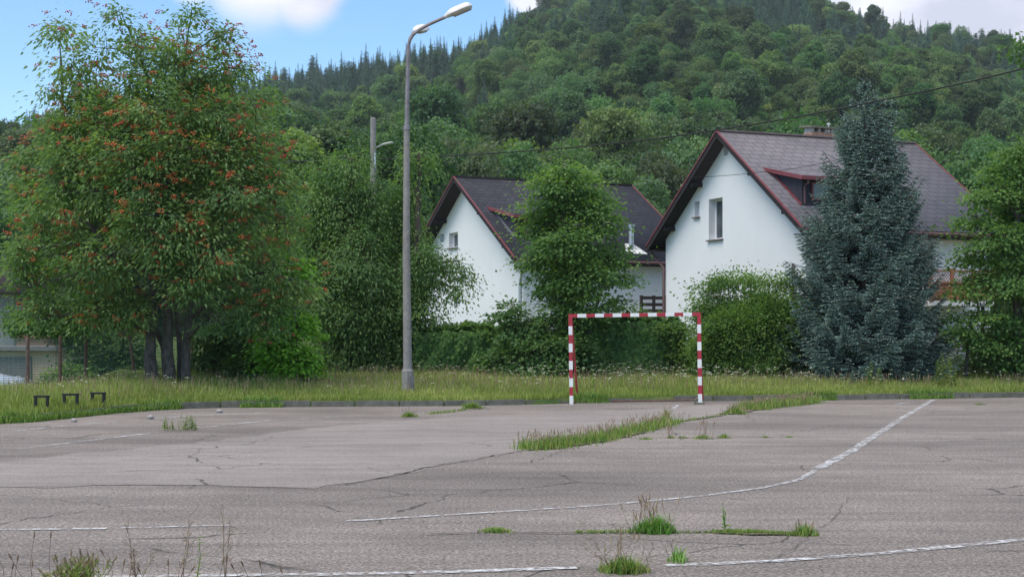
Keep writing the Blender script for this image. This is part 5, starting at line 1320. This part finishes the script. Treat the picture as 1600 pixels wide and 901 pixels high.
h = (.10 + .15 * np.clip(off / 3.0, 0, 1) * rg.random(len(x_)) ** .6 + .05 * pn) * rg.uniform(.6, 1.25, len(x_)); h = np.clip(h * .9, .04, .6)
h *= np.where((x_ > 4.8), 1.15, 1) * np.where(x_ < -5.5, 1.25, 1)
tone = np.clip(.42 + .13 * pn2 + .10 * pn + .12 * np.clip(off / 4, 0, 1) + rg.normal(0, .16, len(x_)), 0, 1)
V, Fc = blades(p, h, rg.uniform(.012, .024, len(x_)), rg)
tag(mesh_np('verge_grass', V, Fc, M['grass'], None, np.repeat(tone, 5)), 'uncut green grass covering the verge behind the kerb', 'grass', kind='stuff')
# grass creeping over the kerb, thick at the left
n = 42000; x_ = rg.uniform(-13.5, 20, n); off = rg.normal(-.02, .11, n); k1 = blob_noise(np.stack([x_, 0 * x_, 0 * x_], 1), 1.6, 4); ok = ((x_ < -7.2) | (k1 > .38)) & (rg.random(n) < np.where(x_ < -7.2, 1, .55)); x_, off = x_[ok], off[ok]
off = np.where(x_ < -7.2, off - .05 - .12 * np.abs(k1[ok]), off + .02); y_ = curb_y(x_) + off
z_ = np.where((off > 0) & (off < .16), .10, np.where(off <= 0, .0, .11)); p = np.stack([x_, y_, z_], 1); V, Fc = blades(p, rg.uniform(.05, .17, len(x_)), rg.uniform(.012, .022, len(x_)), rg, .5)
tag(mesh_np('kerb_grass', V, Fc, M['weed'], None, np.repeat(rg.random(len(x_)) * .7, 5)), 'short weeds creeping along and over the kerb', 'weeds', kind='stuff')
# seed stalks over the verge
n = 9000; x_ = rg.uniform(-16, 19, n); off = rg.uniform(1.2, 11, n); y_ = curb_y(x_) + off; d_ = 800 + F * x_ / y_; sel = (d_ > -60) & (d_ < 1660) & (blob_noise(np.stack([x_, y_, 0 * x_], 1), 4, 12) > -.5); x_, y_ = x_[sel], y_[sel]
b_ = np.stack([x_, y_, ground_z(x_, y_)], 1); h = rg.uniform(.22, .42, len(x_)); t_ = b_ + np.stack([rg.normal(0, .05, len(x_)), rg.normal(0, .05, len(x_)), h], 1)
v1, f1 = tubes_np(b_, t_, np.full(len(x_), .003), np.full(len(x_), .002), 3); hd = t_ - (t_ - b_) * .14; v2, f2 = tubes_np(hd, t_ + (t_ - b_) * .04, np.full(len(x_), .006), np.full(len(x_), .003), 3)
V, Fc, tn = merge([(v1, f1, np.repeat(rg.random(len(x_)), 9)), (v2, f2, np.repeat(rg.random(len(x_)), 9))])
tag(mesh_np('seed_stalks', V, Fc, M['seed'], None, tn), 'thin brownish grass seed stalks standing over the verge', 'grass', kind='stuff')
# white umbels
def umbels(x_, y_, h, rg):
    b_ = np.stack([x_, y_, ground_z(x_, y_)], 1); t_ = b_ + np.stack([rg.normal(0, .04, len(x_)), rg.normal(0, .04, len(x_)), h], 1)
    v1, f1 = tubes_np(b_, t_, np.full(len(x_), .004), np.full(len(x_), .003), 3); k = 8; idx = np.repeat(np.arange(len(x_)), k); R = rg.uniform(.03, .06, len(x_))[idx]; a_ = rg.uniform(0, 6.28, len(idx)); rr = R * np.sqrt(rg.random(len(idx)))
    p = t_[idx] + np.stack([np.cos(a_) * rr, np.sin(a_) * rr, .01 - rr * .25], 1); v2, f2 = kites(p, rand_dir(len(idx), rg) * [1, 1, .2], rand_dir(len(idx), rg) * .4 + [0, 0, 1.], np.full(len(idx), .028), np.full(len(idx), .026), 0)
    return (v1, f1, np.full(len(v1), .3)), (v2, f2, np.repeat(rg.random(len(idx)), 4))
n = 4200; x_ = rg.uniform(-13, 19, n); y_ = curb_y(x_) + 12 * rg.random(n) ** .6; d_ = 800 + F * x_ / y_; wt = np.interp(d_, [0, 300, 500, 760, 860, 1100, 1250, 1600], [.15, .15, .08, .3, .95, 1., .75, .5]) * np.where(blob_noise(np.stack([x_, y_, 0 * x_], 1), 2.5, 31) > -.1, 1, .35)
sel = (rg.random(n) < wt) & (y_ < 44); a_, c_ = umbels(x_[sel], y_[sel], rg.uniform(.32, .55, sel.sum()), rg)
tag(mesh_np('flower_stems', a_[0], a_[1], M['weed'], None, a_[2]), 'thin green stems of the white umbel flowers', 'flower stems', kind='stuff')
tag(mesh_np('white_flowers', c_[0], c_[1], M['flower'], None, c_[2]), 'small white umbel flowers scattered over the verge, densest behind the goal', 'flowers', kind='stuff')
# ground scatter: soil-coloured grit along cracks and pebbles
def stone(px, py, r, label):
    q = G(px, py); bm = bmesh.new(); bmesh.ops.create_icosphere(bm, subdivisions=3, radius=r)
    rr = random.Random(px)
    for v in bm.verts:
        nn = math.sin(v.co.x / r * 3.1 + px) * math.cos(v.co.y / r * 2.7) * .14 + rr.uniform(-.03, .03); v.co *= 1 + nn; v.co.z *= .68
    me = bpy.data.meshes.new('stone'); bm.to_mesh(me); bm.free(); me.materials.append(M['stone']); o_ = bpy.data.objects.new('stone', me); COL.objects.link(o_); o_.location = (q[0], q[1], r * .5); tag(o_, label, 'stone')
stone(116, 659, .062, 'rough grey stone lying on the asphalt below the black hoops'); stone(235.5, 654, .068, 'pale rounded stone on the asphalt in front of the rowan trunks'); stone(343, 644.5, .066, 'flat pale stone on the asphalt near the bend of the kerb')

# ---- weeds growing out of the asphalt
def tuft(name, label, cat, px, py, wpx, n, h, mat='weed', stalks=0, sh=.3, seed=1, deep=.12, pts=None, lean=.45, group=None, kind=None, twigs=0, wblade=.012):
    rg = np.random.default_rng(seed); c = G(px, py); Wm = wpx * c[1] / F
    if pts is None:
        x_ = c[0] + np.clip(rg.normal(0, .26, n), -.6, .6) * Wm; y_ = c[1] + rg.normal(0, deep, n)
    else:
        Q = np.array([G(*p_)[:2] for p_ in pts]); t = rg.random(n) * (len(Q) - 1); i = t.astype(int); f = (t - i)[:, None]; q = Q[i] * (1 - f) + Q[i + 1] * f; q += rg.normal(size=(n, 2)) * [deep * .6, deep]; x_, y_ = q[:, 0], q[:, 1]
    p = np.stack([x_, y_, np.full(n, -.004)], 1); hh = h * rg.uniform(.45, 1.15, n) * (.7 + .3 * np.clip(1 + blob_noise(p, .5, seed), .2, 1.6))
    ed = np.abs(x_ - c[0]) / max(Wm * .5, .01) if pts is None else np.zeros(n); hh = hh * np.clip(1.15 - .6 * ed, .3, 1.15); V, Fc = blades(p, hh, rg.uniform(.7, 1.3, n) * wblade, rg, lean if pts is not None else lean * 1.5)
    root = empty(name, c, label, cat, group)
    if kind: root['kind'] = kind
    mesh_np('blades', V, Fc, M[mat], root, np.repeat(rg.random(n), 5))
    if stalks:
        i = rg.integers(0, n, stalks); b_ = p[i]; k = sh * rg.uniform(.5, 1.1, stalks); t_ = b_ + np.stack([rg.normal(0, .18, stalks) * k, rg.normal(0, .18, stalks) * k, k], 1)
        v1, f1 = tubes_np(b_, t_, np.full(stalks, .0022), np.full(stalks, .0015), 3, .0, rg); ax = (t_ - b_) * (.05 / k)[:, None]; v2, f2 = tubes_np(t_ - ax * .6, t_ + ax * .6, np.full(stalks, .006), np.full(stalks, .003), 4)
        V, Fc, tn = merge([(v1, f1, np.repeat(rg.random(stalks), 9)), (v2, f2, np.repeat(rg.random(stalks), 12))]); mesh_np('seed_stalks', V, Fc, M['seed'], root, tn)
    if twigs:
        A_, B_, r_ = [], [], []
        for k in range(twigs):
            b_ = p[rg.integers(0, n)].copy(); d = unit(np.array([rg.normal(0, .55), rg.normal(0, .4), 1.0])); L = sh * rg.uniform(.6, 1.3)
            for s_ in range(6):
                e = b_ + d * L / 6; A_.append(b_.copy()); B_.append(e); r_.append(.0035 * (1 - s_ / 8)); 
                if s_ > 1:
                    for w in range(2): A_.append(e); B_.append(e + unit(d + rg.normal(size=3) * .6) * L * rg.uniform(.06, .2)); r_.append(.0018)
                b_ = e; d = unit(d + rg.normal(size=3) * .22)
        v, f = tubes_np(np.array(A_), np.array(B_), np.array(r_), np.array(r_) * .7, 3); mesh_np('dry_twigs', v, f, M['dry'], root, np.repeat(rg.random(len(A_)), 9))
    return root
strip = 'weeds along the asphalt joints'
tuft('grass_strip', 'long raised strip of weedy grass growing along the joint in front of the goal', 'grass', 930, 680, 200, 4600, .125, 'weed', 300, .22, 1, .2, pts=[(828, 701), (870, 697), (940, 686), (1000, 672), (1046, 661)], kind='stuff')
tuft('grass_strip', 'strip of weedy grass running from the kerb right of the goal', 'grass', 1200, 640, 130, 4500, .16, 'weed', 330, .24, 2, .22, pts=[(1168, 640), (1200, 636), (1240, 632), (1268, 628)], kind='stuff')
tuft('grass_tuft', 'small olive tuft at the left end of the grass strip by the kerb', 'weed', 1148, 646, 30, 420, .14, 'weed', 40, .2, 3)
T = [('bright green grass tuft with upright seed stalks in the foreground', 1021, 832, 60, 480, .13, 'bright_weed', 26, .26, 0), ('dry twiggy weed clump with a green foot standing on the front line', 976, 893, 66, 460, .11, 'weed', 6, .3, 16),
     ('small fresh tuft just above the front painted line', 1060, 877, 28, 60, .10, 'bright_weed', 0, .2, 2), ('flat yellowish tuft alone in the middle of the asphalt', 775, 830, 48, 340, .05, 'weed', 0, .1, 0),
     ('yellowish low tuft at the right end of the foreground crack', 1258, 835, 34, 240, .08, 'weed', 6, .12, 0),
     ('tiny tuft first in the row along the fine crack', 1010, 686, 26, 120, .05, 'weed', 0, .1, 0), ('thin stalky tuft second in the row along the fine crack', 1049, 684, 14, 50, .06, 'weed', 12, .26, 0), ('tiny tuft third in the row along the fine crack', 1068, 684, 14, 60, .05, 'weed', 0, .1, 0),
     ('yellow green tuft with a few stalks fourth in the row along the fine crack', 1098, 685, 24, 150, .08, 'weed', 14, .3, 0), ('yellow green tuft fifth in the row along the fine crack', 1131, 684, 22, 130, .07, 'weed', 0, .1, 0), ('faint tuft sixth in the row along the fine crack', 1195, 683, 16, 60, .035, 'weed', 0, .1, 0),
     ('faint tuft last in the row along the fine crack', 1233, 683, 16, 60, .035, 'weed', 0, .1, 0), ('low tuft alone on the asphalt below the right hand kerb', 1531, 632, 16, 110, .06, 'weed', 2, .1, 0),
     ('green tuft on the asphalt left of the goal by the kerb', 739, 638, 30, 420, .13, 'weed', 0, .1, 0), ('sparse yellow tuft on the asphalt below the lamp post', 639, 651, 26, 200, .10, 'weed', 8, .2, 0), ('narrow tall tuft at the right end of the long grass strip', 1041, 658, 10, 120, .2, 'weed', 10, .32, 0)]
for i, (lab, px, py, w, n, h, mt, st, sh, tw) in enumerate(T):
    tuft('grass_tuft', lab, 'weed', px, py, w, n, h, mt, st, sh, 100 + i, .05, twigs=tw, wblade=.010 if h < .12 else .012)
tuft('grass_strip', 'low mossy grass filling the foreground crack at right', 'grass', 1190, 834, 140, 1500, .035, 'weed', 0, .1, 301, .03, pts=[(1112, 831), (1150, 833), (1200, 834), (1256, 836)], kind='stuff', wblade=.008)
tuft('grass_strip', 'sparse dry grass in the crack left of the bright foreground tuft', 'grass', 950, 832, 100, 420, .03, 'weed', 0, .1, 302, .02, pts=[(900, 832), (940, 832), (1000, 832), (1110, 832)], kind='stuff', wblade=.008)
tuft('grass_strip', 'thin line of weeds creeping out on the asphalt left of the goal', 'grass', 700, 644, 60, 320, .05, 'weed', 0, .1, 303, .08, pts=[(672, 647), (700, 644), (730, 640)], kind='stuff')
tuft('grass_strip', 'faint grass along the joint right of the long grass strip', 'grass', 1090, 652, 60, 260, .05, 'weed', 14, .16, 304, .05, pts=[(1046, 661), (1090, 655), (1140, 647)], kind='stuff')

def leafy_weed(label, px, py, h, nst, seed, spread=.1, mat='weed', leaf=.06, name='leafy_weed'):
    rg = np.random.default_rng(seed); c = G(px, py); 
    if py < 600: c = base_at(px, 38.5)
    root = empty(name, c, label, 'weed'); A_, B_, p_, d_ = [], [], [], []
    for k in range(nst):
        b_ = c + np.array([rg.normal(0, spread), rg.normal(0, spread * .6), 0]); hh = h * rg.uniform(.6, 1.05); t_ = b_ + np.array([rg.normal(0, .12) * hh, rg.normal(0, .1) * hh, hh]); A_.append(b_); B_.append(t_)
        for j in range(int(hh / .018)):
            t = (j + 1) / (hh / .018); q = b_ + (t_ - b_) * t; e = rand_dir(1, rg)[0]; e[2] = .35; p_.append(q); d_.append(unit(e) * (1.05 - .6 * t))
    p_ = np.array(p_); d_ = np.array(d_); L = np.linalg.norm(d_, axis=1) * leaf; V, Fc = kites(p_, d_, np.tile([0, 0, 1.], (len(p_), 1)) + rg.normal(size=(len(p_), 3)) * .3, L, L * .32, .3)
    mesh_np('leaves', V, Fc, M[mat], root, np.repeat(rg.random(len(p_)), 4)); n_ = len(A_); v, f = tubes_np(np.array(A_), np.array(B_), np.full(n_, .005), np.full(n_, .002), 4, 0, rg); mesh_np('stem', v, f, M['weed'], root, np.full(len(v), .4))
leafy_weed('leafy weed at the left of the pair on the painted line below the rowan', 264, 672, .24, 9, 401, .08, leaf=.08)
leafy_weed('leafy weed at the right of the pair on the painted line below the rowan', 293, 672, .29, 9, 402, .08, leaf=.09)
leafy_weed('single feathery weed at the left end of the foreground crack', 1131, 831, .23, 3, 403, .02, 'bright_weed', .06)
leafy_weed('tall green weed by the goal at the far end of the long grass strip', 1040, 655, .3, 3, 404, .04, leaf=.06)
leafy_weed('upright green plant left of the pair in the verge beside the spruce', 1362, 590, .8, 3, 405, .12, leaf=.16, name='tall_weed')
leafy_weed('tall green plant left of two in the verge right of the spruce', 1468, 590, .95, 3, 406, .1, leaf=.16, name='tall_weed')
leafy_weed('shorter green plant right of two in the verge right of the spruce', 1487, 590, .8, 3, 407, .08, leaf=.14, name='tall_weed')

# foreground weeds at the bottom left, rooted just below the picture
def plantain(label, px, ytop, seed, kindw):
    rg = np.random.default_rng(seed); Y = rg.uniform(8.9, 9.25); x0 = (px - 800) / F * Y; zt_ = P(0, ytop, Y)[2]; root = empty('tall_weed' if kindw else 'seed_stalk', (x0, Y, 0), label, 'weed', None)
    return root, np.array([x0, Y, 0.]), zt_, rg
fg = []
def stalk(px, ytop, label, seed, r=.0024, headlen=.05, mat='seed'):
    root, b_, zt_, rg = plantain(label, px, ytop, seed, False); lean = rg.normal(0, .05, 2); t_ = b_ + np.array([lean[0], lean[1], zt_])
    mb_ = MB(); m_ = (b_ + t_) / 2 + np.array([rg.normal(0, .02), 0, 0]); mb_.tube([b_, m_, t_], [r, r * .8, r * .6], 5); mb_.build('stem', M['dry'], root, smooth=True)
    mb_ = MB(); ax = unit(t_ - m_); mb_.tube([t_ - ax * headlen * .4, t_, t_ + ax * headlen * .4, t_ + ax * headlen * .7], [r * .7, r * 2.6, r * 2.2, r * .5], 6); o_ = mb_.build('seed_head', M[mat], root, smooth=True)
SL = [(8, 862), (18, 885), (45, 868), (52, 840), (80, 838), (86, 868), (95, 876), (112, 880), (140, 862), (145, 868), (171, 862), (190, 880), (208, 872), (240, 888), (256, 880), (278, 882), (291, 890), (345, 876), (358, 872), (370, 880), (391, 876), (433, 878), (438, 890), (64, 882), (30, 872)]
words = ['first', 'second', 'third', 'fourth', 'fifth', 'sixth', 'seventh', 'eighth', 'ninth', 'tenth', 'eleventh', 'twelfth', 'thirteenth', 'fourteenth', 'fifteenth', 'sixteenth', 'seventeenth', 'eighteenth', 'nineteenth', 'twentieth', 'twenty first', 'twenty second', 'twenty third', 'twenty fourth', 'twenty fifth']
SL.sort()
for i, (px, yt) in enumerate(SL): stalk(px, yt, f'thin brown seed stalk, {words[i]} from left along the bottom edge', 500 + i)
def yellow_clump(px, w, ytop, n, label, seed):
    rg = np.random.default_rng(seed); Y = 9.1; c = np.array([(px - 800) / F * Y, Y, 0.]); Wm = w * Y / F; root = empty('yellow_weed', c, label, 'weed'); zt_ = P(0, ytop, Y)[2]
    b_ = c + np.stack([rg.normal(0, .25, n) * Wm, rg.normal(0, .06, n), np.zeros(n)], 1); h = zt_ * rg.uniform(.6, 1.0, n); t_ = b_ + np.stack([rg.normal(0, .06, n), rg.normal(0, .05, n), h], 1)
    v1, f1 = tubes_np(b_, t_, np.full(n, .003), np.full(n, .002), 4, 0, rg); mesh_np('stem', v1, f1, M['weed'], root, np.repeat(.5 + .5 * rg.random(n), 12))
    ax = unit(t_ - b_); v2, f2 = tubes_np(t_ - ax * .03, t_ + ax * .02, np.full(n, .005), np.full(n, .007), 5, 0); mesh_np('flower_head', v2, f2, M['dry'], root, np.repeat(.5 + .5 * rg.random(n), 15))
    k = 12; idx = np.repeat(np.arange(n), k); t = rg.random(len(idx))[:, None]; p = b_[idx] * (1 - t) + t_[idx] * t; d = rand_dir(len(idx), rg); d[:, 2] = np.abs(d[:, 2]) + .4; L = rg.uniform(.02, .05, len(idx)); V, Fc = kites(p, d, rand_dir(len(idx), rg), L, L * .25, 0); mesh_np('leaves', V, Fc, M['weed'], root, np.repeat(.4 + .6 * rg.random(len(idx)), 4))
yellow_clump(130, 60, 868, 42, 'yellow green flowering weed clump at the bottom left edge', 601)
yellow_clump(108, 50, 885, 26, 'shorter olive weed clump left of the yellow one at the bottom edge', 602)
def big_weed(px, ytop, label, seed, nst=1, leaf=.05, twig=True):
    rg = np.random.default_rng(seed); Y = rg.uniform(8.95, 9.3); c = np.array([(px - 800) / F * Y, Y, 0.]); zt_ = P(0, ytop, Y)[2]; root = empty('tall_weed', c, label, 'weed'); A_, B_, r_, p_, d_ = [], [], [], [], []
    for s_ in range(nst):
        b_ = c + np.array([rg.normal(0, .02), 0, 0]); d = unit(np.array([rg.normal(0, .1 + .12 * (nst > 1)), rg.normal(0, .1), 1])); n_ = 16; L = zt_ * (1 if s_ == 0 else rg.uniform(.6, 1))
        for i in range(n_):
            e = b_ + d * L / n_; A_.append(b_); B_.append(e); r_.append(.0045 * (1 - .7 * i / n_)); 
            if i > 3 and twig:
                q = e + unit(d * .6 + rg.normal(size=3) * .7) * L * rg.uniform(.08, .2); A_.append(e); B_.append(q); r_.append(.0018); p_.append(q); d_.append(rand_dir(1, rg)[0] * .4)
                f = q + unit(rg.normal(size=3) + [0, 0, .7]) * .04; A_.append(q); B_.append(f); r_.append(.0014)
            if leaf: 
                for w in range(2): p_.append(e); v = rand_dir(1, rg)[0]; v[2] = abs(v[2]) * .5; d_.append(v)
            b_ = e; d = unit(d + rg.normal(size=3) * .06 + [0, 0, .05])
    v, f = tubes_np(np.array(A_), np.array(B_), np.array(r_), np.array(r_) * .8, 4); mesh_np('stem', v, f, M['dry'] if not leaf else M['weed'], root, np.repeat(rg.random(len(A_)), 12))
    if p_ and leaf: p_, d_ = np.array(p_), np.array(d_); L = np.linalg.norm(d_, axis=1) * leaf; V, Fc = kites(p_, d_, np.tile([0, 0, 1.], (len(p_), 1)), L, L * .35, .2); mesh_np('leaves', V, Fc, M['weed'], root, np.repeat(rg.random(len(p_)), 4))
big_weed(311, 838, 'tall green leafy weed stem among the dry ones, bottom left', 701, 1, .05, False)
big_weed(283, 800, 'tallest pale dry branching weed in the bottom left foreground', 702, 2, 0)
big_weed(352, 795, 'dry branching weed right of the green leafy stem, bottom left', 703, 2, 0)
big_weed(205, 815, 'dry forked weed with small brown pods, left of the tallest dry weed', 704, 2, 0)
big_weed(213, 858, 'low dry brown weed between the yellow clump and the tallest dry weed', 705, 3, 0)

# ------------------------------------------------------------------ air
mb = MB(); mb.box((0, 560, 178), (2400, 1320, 364)); hz = mb.build('haze', None); tag(hz, 'thin summer haze over the valley', 'haze', kind='stuff')
hm = bpy.data.materials.new('haze'); hm.use_nodes = True; t = hm.node_tree; t.nodes.clear(); pv = t.nodes.new('ShaderNodeVolumePrincipled'); pv.inputs['Density'].default_value = .00014; pv.inputs['Color'].default_value = (.82, .9, 1, 1); pv.inputs['Anisotropy'].default_value = .2
ou = t.nodes.new('ShaderNodeOutputMaterial'); t.links.new(pv.outputs[0], ou.inputs['Volume']); hz.data.materials.append(hm)
